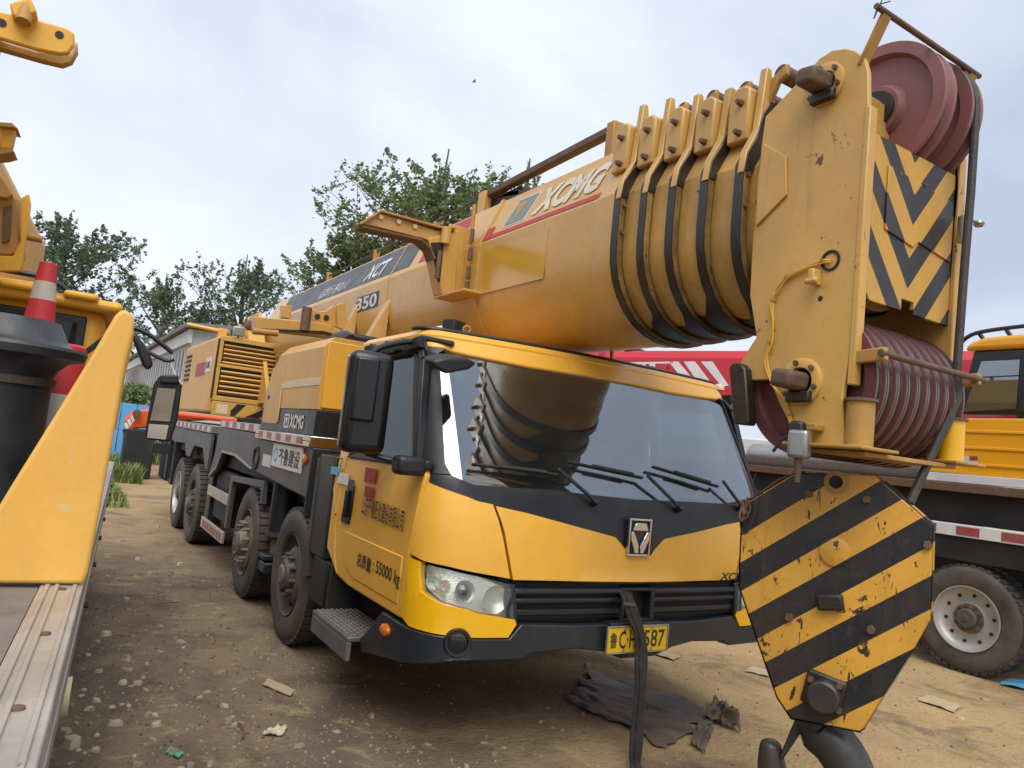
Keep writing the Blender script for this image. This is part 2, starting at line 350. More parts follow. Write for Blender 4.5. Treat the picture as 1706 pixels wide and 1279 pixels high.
def UZ(px, py, guess=None):
    """pixel -> (u, z) on the cab skin (left half)"""
    best = None
    d = ray(px, py).normalized()
    def err(u, z):
        v = S(u, z) - CAMP; return v - d * v.dot(d)
    for i in range(46):
        u = -3.4 + i * .1
        for k in range(24):
            z = .4 + k * .085
            e = err(u, z).length
            if best is None or e < best[0]: best = (e, u, z)
    e, u, z = best; st = .06
    while st > 2e-4:
        mv = False
        for du, dz in ((st, 0), (-st, 0), (0, st), (0, -st)):
            q = err(u + du, z + dz).length
            if q < e: e, u, z = q, u + du, z + dz; mv = True
        if not mv: st *= .5
    return (u, z)
def UZs(pts): return [UZ(*p) for p in pts]
def mirror(poly): return [(-u, z) for u, z in poly][::-1]
def ywhole(half):      # half outline from top centre round the left to bottom centre
    return half + [(-u, z) for u, z in half][::-1]
def panel(name, poly, m, parent=None, off=0.0, th=.03, bevel=.006, du=.125, dz=.12, ang=35):
    bm = bmesh.new(); bm.faces.new([bm.verts.new((u, z, 0)) for u, z in poly])
    us = [p[0] for p in poly]; zs = [p[1] for p in poly]
    def cut(co, no):
        bmesh.ops.bisect_plane(bm, geom=bm.verts[:] + bm.edges[:] + bm.faces[:], dist=1e-5, plane_co=co, plane_no=no)
    k = math.ceil(min(us) / du)
    while k * du < max(us):
        if abs(k * du) < 2.05 or abs(k * du * 2) % 1 < .01: cut((k * du, 0, 0), (1, 0, 0))
        k += 1
    k = math.ceil(min(zs) / dz)
    while k * dz < max(zs): cut((0, k * dz, 0), (0, 1, 0)); k += 1
    for zz in (1.0, 1.46, 1.52):
        if min(zs) < zz < max(zs): cut((0, zz, 0), (0, 1, 0))
    bm.verts.ensure_lookup_table(); info = [(v.co.x, v.co.y) for v in bm.verts]
    vs = [S(u, z) + SN(u, z) * off for u, z in info]; vb = [S(u, z) + SN(u, z) * (off - th) for u, z in info]
    bm.verts.index_update(); n = len(vs)
    fs = [tuple(v.index for v in f.verts) for f in bm.faces]
    back_ = [tuple(i + n for i in f[::-1]) for f in fs]
    rim = [(e.verts[0].index, e.verts[1].index, e.verts[1].index + n, e.verts[0].index + n) for e in bm.edges if len(e.link_faces) == 1]
    bm.free()
    b = MB(); b.add(vs + vb, fs + back_ + rim)
    return b.build(name, m, parent or crane, bevel=bevel, ang=ang)
# panel lines read off the photograph (image-left half), mirrored about the cab's centre
cz = lambda px, py: (0.0, UZ(px, py)[1])
fender_poly = UZs([(705, 799), (740, 814), (780, 828), (821, 840), (838, 895), (850, 964), (800, 955), (745, 943), (706, 934), (682, 920), (690, 868)])
panel('front_corner_panel', fender_poly, 'cab_yellow'); panel('front_corner_panel', mirror(fender_poly), 'cab_yellow')
hz = UZs([(1047, 925), (1042, 915), (1026, 895), (960, 877), (880, 855), (826, 843), (843, 897), (855, 966)])
hood_half = [(0, hz[0][1])] + hz + [(0, hz[-1][1] - .006)]
panel('hood', ywhole(hood_half), 'cab_yellow', th=.035)
gl_half = [(0, UZ(1064, 641)[1])] + UZs([(960, 623), (880, 611), (790, 594), (745, 592), (733, 604), (735, 640), (738, 720), (741, 771), (752, 790), (794, 807), (880, 813), (960, 820)]) + [(0, UZ(1064, 831)[1])]
gl_half = [(u, z) for u, z in gl_half]
panel('windscreen', ywhole(gl_half), 'windscreen_glass', off=-.018, th=.006, bevel=0)
ZB = gl_half[-1][1]
# black cowl under the glass, running up into the pillars
cow = [(0, ZB + .004)] + [(u, z + .004) for u, z in gl_half[-2:-6:-1]] 
pil_out = UZs([(716, 575), (712, 640), (710, 720), (706, 790)])
cow_half = [(0, ZB)] + [p for p in gl_half[-2:-6:-1]] + [(pil_out[3][0], pil_out[3][1])] + [(p[0], p[1] - .02) for p in fender_poly[0:4]] + [(p[0], p[1] - .02) for p in hz[4:1:-1]] + [(hz[1][0] + .02, hz[0][1] - .03), (0, hz[0][1] - .03)]
# cowl and both pillars as three skins
cowl_poly = [(-1.95, 1.53), (-1.95, 1.40), (-1.5, 1.36), (-1.0, 1.33), (-.6, 1.22), (-.2, 1.10), (0, 1.10)]
cowl_top = [(0, ZB)] + [(u, z) for u, z in gl_half[-2:-5:-1]] + [(gl_half[-5][0], gl_half[-5][1])]
panel('cowl', ywhole(cowl_top + cowl_poly), 'black_plastic', off=-.008, th=.03)
for sg in (1, -1):
    pp = [(gl_half[5][0], 2.24)] + [(gl_half[k][0] , gl_half[k][1]) for k in (6, 7, 8, 9)] + [(-1.95, 1.53), (-2.06, 1.53), (-2.06, 2.0), (-2.04, 2.27), (gl_half[4][0], 2.27)]
    pp = pp if sg > 0 else mirror(pp)
    panel('pillar', pp, 'black_plastic', off=-.004, th=.05)
# roof header and roof slab
hd = [(0, 2.352)] + [(-.5, 2.352), (-1, 2.35), (-1.5, 2.34), (-2.0, 2.33), (-2.03, 2.27)] + [(gl_half[4][0], 2.268), (gl_half[3][0], gl_half[3][1] + .003), (gl_half[2][0], gl_half[2][1]), (gl_half[1][0], gl_half[1][1]), (0, gl_half[0][1])]
panel('roof_header', ywhole(hd), 'cab_yellow', th=.05, bevel=.01)
rf = MB(); rings = []
def roofring(z, inset, back_y):
    ps = []
    for k in range(-20, 21):
        u = k / 20 * 2.0; p = S(u, 2.34); n = SN(u, 2.34); n.z = 0; n.normalize(); p = p - n * inset; p.z = z; ps.append(p)
    ps += [Vector((XC + 1.30 - inset, back_y - inset, z)), Vector((XC - 1.30 + inset, back_y - inset, z))]
    return ps
rf.loft([roofring(2.30, .004, 5.12), roofring(2.352, .0, 5.12), roofring(2.385, .03, 5.12), roofring(2.40, .10, 5.12)])
rf.build('roof', 'cab_yellow', crane)
MB().tube([S(k / 10, 2.34) + Vector((0, .05, .055)) for k in range(-20, 21)], .014, 8).build('roof_trim', 'black_plastic', crane)
# lower yellow corner with headlight opening, headlights
low = UZs([(683, 930), (700, 936), (701, 985), (730, 1004), (780, 1016), (857, 1032), (860, 1040), (846, 1062), (735, 1057), (682, 1043), (668, 1026), (674, 990)])
hl = UZs([(704, 941), (745, 950), (800, 961), (850, 973), (857, 1031), (780, 1015), (732, 1003), (706, 984)])
for sg in (1, -1):
    f = (lambda q: q) if sg > 0 else mirror
    panel('bumper_corner', f(low), 'bumper_yellow', off=.004, th=.05, bevel=.012)
    h = panel('headlight', f(hl), 'lamp_silver', off=-.05, th=.02, bevel=0)
    panel('lens', f(hl), 'lamp_glass', h, off=-.004, th=.006, bevel=.002)
    rimp = [(u + (-.02 if u < sum(q[0] for q in f(hl)) / 8 else .02), z) for u, z in f(hl)]
    panel('lamp_housing', rimp, 'black_plastic', h, off=-.072, th=.03, bevel=0)
    for k_, (px, py, r) in enumerate(((724, 968, .045), (743, 975, .03), (777, 985, .058), (828, 1000, .075))):
        u, z = UZ(px, py); u *= sg; p = S(u, z); n = SN(u, z); n = (n + Vector((0, -1.0, 0))).normalized()
        MB().lathe(p - n * .048, n, [(0, .006), (.0, r * .3), (.008, r * .6), (.024, r * .9), (.030, r)], 28).build('reflector', 'lamp_silver', h)
        if k_ == 2: MB().lathe(p - n * .045, n, [(0, .042), (.02, .042), (.026, .036), (.034, .02), (.037, .001)], 24).build('projector', 'lamp_dark', h)
        else: MB().lathe(p - n * .044, n, [(0, r * .2), (.014, r * .18), (.02, .001)], 14).build('bulb', 'amber_lens' if k_ == 1 else 'lamp_glass', h)
    dl = MB()
    for k_ in range(13):
        for j_ in range(3):
            u, z = UZ(708 + k_ * 2.6 + j_ * .8, 952 + (k_ * 4 if k_ < 9 else 36 + (k_ - 8) * 3.2) - j_ * 3.2); u *= sg
            q_ = S(u, z) - SN(u, z) * .03; dl.box(q_, (.009, .009, .009), rz=.6, rx=.5)
    tag(dl.build('lamp_facets', 'lamp_silver', h, flip=False), kind='stuff')
# dark front bumper
bt = UZs([(601, 1063), (638, 1019), (664, 1036), (735, 1059), (848, 1064), (868, 1040), (960, 1042), (1005, 1040)])
bb = UZs([(1002, 1085), (960, 1080), (884, 1088), (870, 1098), (760, 1101), (662, 1101), (602, 1085)])
zc1 = bt[-1][1]; zc0 = .565
bump_half = [(0, zc1)] + bt[::-1] + bb[::-1] + [(-.12, zc0), (0, zc0)]
panel('bumper', ywhole(bump_half), 'dark_grey', off=.006, th=.10, bevel=.012)
# grille
gz1 = UZ(960, 972)[1]; gz0 = UZ(960, 1040)[1]
gback = MB()
for sg in (-1, 1):
    pass
panel('grille_back', ywhole([(0, gz1 + .02), (-.86, gz1 + .02), (-.86, gz0 - .02), (0, gz0 - .02)]), 'chassis_black', off=-.09, th=.02, bevel=0)
for sg in (1, -1):
    for k in range(3):
        za = gz1 - .018 - k * .062
        sl = [(-.115, za), (-.80, za), (-.80, za - .032), (-.115, za - .032)]
        panel('grille_slat', sl if sg > 0 else mirror(sl), 'black_plastic', off=-.012 - .008 * k, th=.05, bevel=.012)
    fr = [(-.80, gz1), (-.865, gz1), (-.85, gz0 - .01), (-.78, gz0 - .01)]
    panel('grille_end', fr if sg > 0 else mirror(fr), 'black_plastic', off=-.004, th=.06)
    gm = MB()          # expanded-metal mesh behind the slats
    for row in range(11):
        for c in range(34):
            u = -.125 - c * .0198 - (.0099 if row % 2 else 0); z = gz1 - .012 - row * .0175
            a = S(u * sg, z) + Vector((0, .035, 0)); w = .0085
            for q in ((w, 0, 0, .0085), (0, .0085, -w, 0), (-w, 0, 0, -.0085), (0, -.0085, w, 0)):
                gm.bar(a + Vector((q[0], 0, q[1])), a + Vector((q[2], 0, q[3])), .003, .003, (0, 1, 0))
    tag(gm.build('grille_mesh', 'black_plastic', crane, flip=False), kind='stuff')
# tow opening
tz0, tz1 = UZ(1062, 1036)[1], UZ(1062, 980)[1]
tb = MB(); yT = 3.41
for a, b in (((XC - .135, 3.405, tz0), (XC - .10, 3.50, tz1)), ((XC + .10, 3.405, tz0), (XC + .135, 3.50, tz1)), ((XC - .10, 3.405, tz1 - .02), (XC + .10, 3.50, tz1)), ((XC - .10, 3.405, tz0), (XC + .10, 3.50, tz0 + .015))): tb.b2(a, b)
tb.build('tow_socket', 'black_plastic', crane, .006)
MB().cyl((XC - .02, 3.47, tz0 + .01), (XC - .02, 3.47, tz1 - .01), .022).build('tow_pin', 'rusty_steel', crane)
# emblem
ec = ony(1064.5, 895, 3.415); ew, eh = .088, .112
em = MB()
for a, b in (((-ew, -eh), (-ew + .012, eh)), ((ew - .012, -eh), (ew, eh)), ((-ew + .012, eh - .012), (ew - .012, eh)), ((-ew + .012, -eh), (ew - .012, -eh + .012))):
    em.b2((ec.x + a[0], ec.y - .012, ec.z + a[1]), (ec.x + b[0], ec.y + .012, ec.z + b[1]))
embl = em.build('emblem', 'chrome', crane, .003)
def epoly(pts, name='emblem_bar'):
    MB().prism([(ec.x + x, ec.y - .016, ec.z + z) for x, z in pts], (0, .02, 0)).build(name, 'chrome', embl, .004)
epoly([(-.042, .086), (.042, .086), (.062, .040), (-.062, .040)])
epoly([(-.070, .034), (-.052, .034), (-.006, -.050), (-.006, -.094), (-.034, -.094), (-.074, -.01)])
epoly([(.070, .034), (.074, -.01), (.034, -.094), (.006, -.094), (.006, -.050), (.052, .034)])
MB().b2((ec.x - ew + .012, ec.y + .006, ec.z - eh + .012), (ec.x + ew - .012, ec.y + .014, ec.z + eh - .012)).build('emblem_back', 'dark_grey', embl)
# badge on the hood's far end
bp0 = ony(1196, 966, 3.405)
text('badge', 'XCMG', bp0, (1, 0, 0), (0, 0, 1), .05, 'ink', crane, width=.30, bold=.03, shear=.25, depth=.012)
# number plate
yP = 3.335
pa, pb, pc, pd_ = [ony(*q, yP) for q in ((1011, 1087), (1111, 1083), (1111, 1041), (1013, 1046))]
px0, px1 = (pa.x + pd_.x) / 2, (pb.x + pc.x) / 2; pz0, pz1 = (pa.z + pb.z) / 2, (pc.z + pd_.z) / 2
np_ = MB().b2((px0, yP, pz0), (px1, yP + .006, pz1)).build('number_plate', 'plate_yellow', crane, .002)
fr = MB(); t_ = .007
for a, b in (((px0 - t_, pz0 - t_), (px0, pz1 + t_)), ((px1, pz0 - t_), (px1 + t_, pz1 + t_)), ((px0, pz1), (px1, pz1 + t_)), ((px0, pz0 - t_), (px1, pz0))):
    fr.b2((a[0], yP - .006, a[1]), (b[0], yP + .010, b[1]))
fr.build('plate_frame', 'steel', np_, .002)
PW = px1 - px0; PH = pz1 - pz0
text('lettering', '鲁', (px0 + .04 * PW, yP, pz0 + .18 * PH), (1, 0, 0), (0, 0, 1), .62 * PH, 'ink', np_, width=.115 * PW, bold=.012)
text('lettering', 'C·H', (px0 + .19 * PW, yP, pz0 + .15 * PH), (1, 0, 0), (0, 0, 1), .70 * PH, 'ink', np_, width=.27 * PW, bold=.012)
text('lettering', '1587', (px0 + .515 * PW, yP, pz0 + .15 * PH), (1, 0, 0), (0, 0, 1), .70 * PH, 'ink', np_, width=.44 * PW, bold=.012)
for fx, fz in ((.27, .9), (.73, .9), (.27, .1), (.73, .1)):
    MB().cyl((px0 + fx * PW, yP - .006, pz0 + fz * PH), (px0 + fx * PW, yP, pz0 + fz * PH), .008, n=8).build('plate_bolt', 'steel', np_)
MB().b2((px0 + .03, yP + .012, pz0 + .01), (px1 - .03, 3.42, pz1 + .02)).build('plate_bracket', 'dark_grey', crane, .006)
# fog lamp and side marker
for sg in (1, -1):
    u, z = UZ(762, 1070); p = S(u * sg, z); n = SN(u * sg, z)
    fl = MB().lathe(p + n * .005, n, [(-.03, .0), (-.03, .03), (.0, .052), (.016, .055), (.018, .068), (.0, .074), (-.03, .074)], 28).build('fog_lamp', 'black_plastic', crane)
    MB().lathe(p + n * .006, n, [(-.012, .045), (-.02, .02), (-.022, .001)], 24).build('reflector', 'lamp_dark', fl)
    MB().lathe(p + n * .012, n, [(0, .052), (.007, .03), (.009, .001)], 24).build('lens', 'side_glass', fl)
    u, z = UZ(645, 1049); p = S(u * sg, z); n = SN(u * sg, z)
    mk = MB().lathe(p + n * .006, n, [(0, .055), (.016, .052), (.026, .036), (.03, .001)], 24)
    for v in mk.v: v.z = p.z + (v.z - p.z) * .62
    mk.build('side_marker', 'amber_lens', crane)
# doors
def side_pt(sg, y, z, off=0.0):
    p = S(sg * 2.5, z); return Vector((p.x + sg * off, y, z))
def yz_panel(name, sg, poly, m, parent=None, off=0.0, th=.03, bevel=.006):
    b = MB(); b.prism([side_pt(sg, y, z, off) for y, z in poly], (-sg * th, 0, 0)); return b.build(name, m, parent or crane, bevel=bevel)
for sg in (-1, 1):
    door = yz_panel('door', sg, [(3.755, .735), (4.60, .735), (4.80, .755), (4.90, .86), (4.99, 1.14), (4.93, 1.545), (3.70, 1.565), (3.668, 1.52), (3.70, 1.30), (3.735, 1.09)], 'cab_yellow', off=.0, th=.04, bevel=.014)
    yz_panel('door_recess', sg, [(3.80, .80), (4.50, .80), (4.66, .84), (4.74, .92), (4.80, 1.06), (3.80, 1.06)], 'cab_yellow', door, off=.006, th=.012, bevel=.006)
    yz_panel('sill_trim', sg, [(3.66, 1.548), (4.90, 1.538), (4.90, 1.575), (3.66, 1.60)], 'black_plastic', door, off=.012, th=.05, bevel=.01)
    yz_panel('door_glass', sg, [(3.80, 1.58), (4.80, 1.56), (4.86, 2.20), (4.07, 2.24), (3.98, 2.16)], 'side_glass', door, off=-.02, th=.006, bevel=0)
    # window frame bars
    fb = MB()
    fp = [side_pt(sg, y, z, -.006) for y, z in ((3.79, 1.58), (3.98, 2.18), (4.06, 2.26), (4.88, 2.23), (4.82, 1.56))]
    for a, b in zip(fp, fp[1:]): fb.bar(a, b, .05, .05, (1, 0, 0))
    fb.build('window_frame', 'black_plastic', door, .008)
    yz_panel('cab_side', sg, [(4.945, 1.14), (5.02, 1.14), (5.12, 1.3), (5.12, 2.30), (4.10, 2.33), (4.06, 2.26), (4.90, 2.23), (4.90, 1.54), (4.95, 1.54), (5.005, 1.14)], 'cab_yellow', off=-.004, th=.05)
    yz_panel('cab_side_lower', sg, [(4.84, .76), (5.10, .9), (5.12, 1.4), (4.96, 1.40), (5.00, 1.14), (4.92, .86)], 'cab_yellow', off=-.006, th=.05)
    # recessed handle
    hd_ = yz_panel('door_handle', sg, [(4.86, 1.11), (4.70, 1.11), (4.685, 1.2), (4.69, 1.36), (4.73, 1.40), (4.80, 1.40)], 'black_gloss', door, off=.008, th=.02, bevel=.006)
    hm = MB(); hm.bar(side_pt(sg, 4.755, 1.15, .02), side_pt(sg, 4.745, 1.33, .02), .03, .03); hm.build('grip', 'black_plastic', hd_, .008)
    # torn rain visor above the window
    vb = MB(); rnd = random.Random(5)
    ps = [side_pt(sg, 4.0 + k * .09, 2.285 - .01 * (k % 3), .03) for k in range(11)]
    for a, b in zip(ps, ps[1:]): vb.bar(a, b + Vector((0, .004, rnd.uniform(-.012, .012))), .07, .045, (1, 0, 0))
    vb.build('rain_visor', 'chassis_black', crane, .006)
# wordings on the visible door
DX = S(-2.5, 1.2).x
def dtext(body, p0, p1, h, **kw):
    a = onx(*p0, DX); b = onx(*p1, DX)
    return text('lettering', body, (DX - .009, a.y, a.z), b - a, (0, 0, 1), h, 'ink', crane, width=(b - a).length, **kw)
dtext('山东齐鲁石化建设有限公司', (604, 856), (673, 887), .125, bold=.012)
dtext('总质量', (596, 941), (619, 955), .085, bold=.012)
dtext(': 55000 kg', (622, 957), (667, 983), .095, bold=.012)
dtext('2', (567, 776), (573, 778), .06); dtext('座 定', (553, 769), (563, 773), .05)
for a, b in (((610, 778), (623, 806)), ((609, 809), (620, 830))):
    p = onx(*a, DX); q = onx(*b, DX)
    MB().b2((DX - .0035, p.y, p.z), (DX - .0015, q.y - .02, q.z)).build('sticker', 'decal_red', crane)
for a, b, m_ in (((553, 776), (564, 792), 'sky_blue_sticker'), ((565, 786), (578, 808), 'decal_white')):
    p = onx(*a, DX); q = onx(*b, DX); MB().b2((DX - .0035, p.y, p.z), (DX - .0015, q.y - .02, q.z)).build('sticker', m_, crane)
# cab interior: liner, dash, seats, wheel
MB().b2((XC - 1.30, 5.02, .9), (XC + 1.30, 5.06, 2.30)).b2((XC - 1.30, 3.75, .86), (XC + 1.30, 5.02, .90)).b2((XC - 1.27, 4.05, 2.262), (XC + 1.27, 5.02, 2.29)).build('cab_liner', 'seat_cloth', crane)
MB().b2((XC - 1.30, 5.064, .80), (XC + 1.30, 5.12, 2.30)).build('cab_rear_wall', 'cab_yellow', crane, .01)
dz_ = MB(); dz_.prism([(XC - 1.28, 3.60, 1.36), (XC - 1.28, 3.95, 1.42), (XC - 1.28, 4.05, 1.36), (XC - 1.28, 4.05, .95), (XC - 1.28, 3.68, .95)], (2.56, 0, 0)); dz_.build('dashboard', 'black_plastic', crane, .02)
for sx in (-.72, .62):
    st = MB().box((XC + sx, 4.55, 1.15), (.5, .5, .16)).build('seat', 'seat_cloth', crane, .05, seg=3)
    MB().box((XC + sx, 4.83, 1.52), (.48, .14, .66), rx=R(-8)).build('backrest', 'beige_cloth' if sx > 0 else 'seat_cloth', st, .05, seg=3)
    MB().box((XC + sx, 4.88, 1.92), (.26, .10, .18)).build('headrest', 'seat_cloth', st, .04, seg=3)
sw = MB(); c_ = Vector((XC + .62, 4.12, 1.52)); ax_ = Vector((0, -.5, .86)); 
sw.lathe(c_, ax_, [(math.sin(t) * .016, .2 + math.cos(t) * .016) for t in [k * math.pi / 4 for k in range(8)]], 32, closed=True)
for a in (0, 2.1, 4.2):
    e1 = ax_.orthogonal().normalized(); e2 = ax_.normalized().cross(e1); sw.bar(c_, c_ + (e1 * math.cos(a) + e2 * math.sin(a)) * .2, .03, .012)
sw.cyl(c_, c_ - ax_.normalized() * .3, .03)
sw.build('steering_wheel', 'black_plastic', crane)
MB().box((XC - .45, 3.82, 1.455), (.34, .2, .05), rz=.2).build('paper_bundle', 'cream_stripe', crane, .005)
MB().box((XC - .98, 3.80, 1.45), (.22, .14, .05), rz=-.3).build('cloth', 'plastic_green', crane, .02)
# tint strip sticker inside the screen
u_, z_ = UZ(768, 622); MB().box(S(u_, z_) + SN(u_, z_) * -.03, (.05, .004, .06), rx=-.5).build('inspection_sticker', 'plastic_green', crane)
MB().b2((XC - .75, 4.95, 1.44), (XC - .3, 5.015, 1.60)).build('parcel_box', 'plate_yellow', crane, .01)
# wipers
def wip(piv, knee, b0, b1):
    P = []
    for q in (piv, knee, b0, b1):
        u, z = UZ(*q); P.append(S(u, z) + SN(u, z) * .012)
    n = SN(-.3, 1.6)
    w = MB(); w.bar(P[0] + n * .02, P[1] + n * .035, .022, .014, n); w.cyl(P[0] - n * .02, P[0] + n * .035, .02, n=12)
    wo_ = w.build('wiper', 'black_plastic', crane, .004)
    MB().bar(P[2] + n * .012, P[3] + n * .012, .012, .024, n).bar(P[2].lerp(P[3], .3) + n * .03, P[2].lerp(P[3], .85) + n * .034, .02, .012, n).build('blade', 'chassis_black', wo_, .003)
def UZr(px, py):   # right half of the glass
    d = ray(px, py); return None
wip((988, 838), (924, 787), (783, 776), (925, 794))
wip((1040, 842), (1000, 800), (944, 772), (1046, 796)) if False else None
_UZ = UZ
def UZ(px, py):
    if px < 1060: return _UZ(px, py)
    best = None; d = ray(px, py).normalized()
    for i in range(201):
        u = i * .01
        for k in range(101):
            z = 1.2 + k * .011
            v = S(u, z) - CAMP; e = (v - d * v.dot(d)).length
            if best is None or e < best[0]: best = (e, u, z)
    return best[1:]
wip((1127, 848), (1070, 795), (941, 772), (1066, 800))
wip((1230, 846), (1197, 804), (1083, 780), (1192, 814))
# mirrors
def rbox(c, d, name, m, parent, bev, **kw): return MB().box(c, d, **kw).build(name, m, parent, bev, seg=4)
a = ony(573, 590, 4.05); b = ony(652, 757, 4.05)
mz0, mz1 = ony(613, 757, 4.05).z, ony(625, 585, 4.05).z
mxm = (ony(577, 680, 4.05).x + ony(650, 680, 4.05).x) / 2; mw = ony(650, 680, 4.05).x - ony(577, 680, 4.05).x
mir = rbox((mxm, 4.10, (mz0 + mz1) / 2), (mw, .14, mz1 - mz0), 'wing_mirror', 'black_gloss', crane, .055, rz=-.12)
rbox((mxm - mw * .16, 4.03, (mz0 + mz1) / 2 + .07), (mw * .52, .04, (mz1 - mz0) * .62), 'mirror_shell', 'black_gloss', mir, .018, rz=-.12)
rbox((mxm, 4.175, (mz0 + mz1) / 2), (mw * .86, .012, (mz1 - mz0) * .9), 'mirror_glass', 'mirror_glass', mir, .004, rz=-.12)
ma = MB(); cp = Vector((S(-2.3, 1.6).x, 4.0, 1.58))
ma.tube(smooth_path([cp, (cp.x - .06, 4.06, 1.575), (mxm + .02, 4.12, mz0 + .02), (mxm + .02, 4.12, mz0 + .1)], 5), .018)
ma.build('mirror_arm', 'black_plastic', mir); ma = MB()
ma.tube(smooth_path([(cp.x + .07, 4.1, 2.27), (cp.x - .02, 4.1, 2.285), (mxm + .03, 4.12, mz1 + .02), (mxm + .02, 4.12, mz1 - .08)], 5), .018)
ma.build('mirror_arm', 'black_plastic', mir)
# kerb mirror hung from the roof corner in front of the screen
kc = ony(757, 607, 3.62)
km = MB(); pts = [ony(*q, 3.60) for q in ((722, 600), (745, 594), (780, 597), (796, 606), (782, 616), (745, 623), (724, 612))]
km.prism(pts, (0, .14, .03)); kmo = km.build('kerb_mirror', 'black_plastic', crane, .018, seg=3)
ka = MB(); top = S(-1.85, 2.32); ka.tube(smooth_path([top + Vector((.05, .05, .02)), top + Vector((0, -.06, -.02)), top + Vector((.0, -.16, -.1)), ony(752, 600, 3.66)], 5), .022)
ka.build('mirror_arm', 'black_plastic', kmo)
MB().bar(top + Vector((.0, -.02, .005)), S(-1.0, 2.31) + Vector((0, -.03, -.005)), .03, .055, (0, -1, 0)).build('mirror_bracket', 'black_plastic', kmo, .008)
sm = ony(687, 776, 3.72); rbox((sm.x - .02, 3.72, sm.z), (.17, .12, .105), 'side_mirror', 'black_plastic', crane, .03)
# roof lamps and fittings
for q, r_ in (((740, 553), .042), ((1205, 648), .045)):
    p = onz(*q, 2.40); MB().lathe((p.x, p.y + .05, 2.392), (0, 0, 1), [(0, r_), (.03, r_), (.045, r_ * .8), (.055, .001)], 20).build('marker_lamp', 'cream_stripe', crane)
p = onz(770, 548, 2.42); MB().box((p.x, p.y + .12, 2.44), (.12, .10, .09), rz=.4).build('roof_fitting', 'chassis_black', crane, .01)
p = onz(781, 551, 2.42); MB().lathe((p.x, p.y + .03, 2.43), (.3, 1, 0), [(math.sin(t) * .008, .022 + math.cos(t) * .008) for t in [k * math.pi / 4 for k in range(8)]], 18, closed=True).build('lifting_eye', 'old_ochre', crane)
MB().cyl((XC + .27, 4.2, 2.38), (XC + .26, 4.22, 2.62), .014, n=10).build('roof_post', 'old_ochre', crane)
for k, q in enumerate(((1148, 630), (1090, 613))):
    p = onz(*q, 2.40); MB().cyl((p.x, p.y + .06, 2.385), (p.x, p.y + .06, 2.42), .015, n=10).build('roof_bolt', 'old_ochre', crane)
# step unit
mat('steel_dull', (.17, .17, .17), .45, metal=.4, scale=5, dirt=.4, dirtcol=(.12, .10, .08))
stp = MB().b2((1.66, 4.27, .47), (1.98, 4.97, .50)).b2((1.66, 4.27, .36), (1.69, 4.97, .47)).build('step', 'steel_dull', crane, .006)
tr = MB()
for i in range(9):
    for j in range(22):
        tr.box((1.69 + i * .033, 4.30 + j * .031, .5035), (.022, .006, .006), rz=R(45 if (i + j) % 2 else -45))
tag(tr.build('tread_plate', 'aluminium', stp, flip=False), kind='stuff')
MB().b2((1.98, 4.2, .36), (2.02, 5.0, .80)).b2((1.75, 4.96, .36), (1.98, 5.0, .8)).build('step_well', 'chassis_black', crane, .005)
# ------------------------------------------------------------------ THE CRANE: carrier body and wheels
XS = 1.76
def xpoly(name, px, m, x=XS, th=.04, parent=None, bevel=.006, mirror_too=False):
    pts = [onx(*q, x) for q in px]
    o = MB().prism(pts, (th, 0, 0)).build(name, m, parent or crane, bevel=bevel)
    return o
def yzp(name, yz, m, x=XS, th=.04, parent=None, bevel=.006):
    return MB().prism([(x, y, z) for y, z in yz], (th, 0, 0)).build(name, m, parent or crane, bevel=bevel)
XO = 2 * XC - XS        # other side
# storage / engine cover behind the cab
def cover_ring(y, z0, z1, dx=0.0): return [(XS + dx, y, z0), (XO - dx, y, z0), (XO - dx, y, z1 - .09), (XO - dx - .08, y, z1), (XS + dx + .08, y, z1), (XS + dx, y, z1 - .09)]
cov = MB(); cov.loft([cover_ring(5.80, 1.865, 2.46), cover_ring(7.16, 1.865, 2.46), cover_ring(7.30, 1.865, 2.32), cover_ring(7.58, 1.865, 1.95)])
for v in cov.v: pass
cover = cov.build('engine_cover', 'box_yellow', crane, .015)
MB().b2((XS + .002, 5.802, 1.655), (XO - .002, 7.58, 1.863)).build('cover_base', 'decal_black', crane, .008)
MB().b2((XS + .03, 5.785, 1.88), (XS + 1.2, 5.80, 2.42)).build('cover_front', 'cab_yellow', cover, .006)
yzp('cover_stripe', [(5.80, 2.06), (7.50, 2.04), (7.47, 2.10), (5.80, 2.125)], 'cream_stripe', XS - .004, .006, cover, .001)
yzp('hatch', [(6.95, 1.72), (7.50, 1.72), (7.50, 2.02), (7.34, 2.26), (6.95, 2.26)], 'box_yellow', XS - .006, .008, cover, .003)
yzp('hatch_lower', [(6.93, 1.72), (7.52, 1.72), (7.52, 1.858), (6.93, 1.858)], 'decal_black', XS - .004, .008, cover, .003)
MB().cyl((XS - .012, 7.36, 1.97), (XS, 7.36, 1.97), .022, n=14).build('latch', 'chassis_black', cover)
yzp('hazard_tape', [(6.90, 1.74), (6.93, 1.74), (6.93, 2.03), (6.90, 2.03)], 'bumper_yellow', XS - .0105, .004, cover, .001)
MB().tube(smooth_path([(2.0, 5.9, 2.47), (2.0, 6.1, 2.52), (2.1, 6.7, 2.53), (2.2, 6.9, 2.47)], 5), .05).build('intake_hose', 'black_plastic', crane)
MB().box((2.25, 6.35, 2.50), (.5, .75, .09)).build('cover_mat', 'black_plastic', crane, .03)
a = onx(473, 714, XS); b = onx(505, 716, XS)
lg = onx(473, 713, XS)
text('lettering', 'XCMG', (XS - .003, onx(482, 713, XS).y, 1.695), (0, -1, 0), (0, 0, 1), .118, 'decal_white', crane, width=onx(482, 713, XS).y - onx(505, 713, XS).y, bold=.035)
ly = onx(481, 713, XS).y
bx_ = MB()
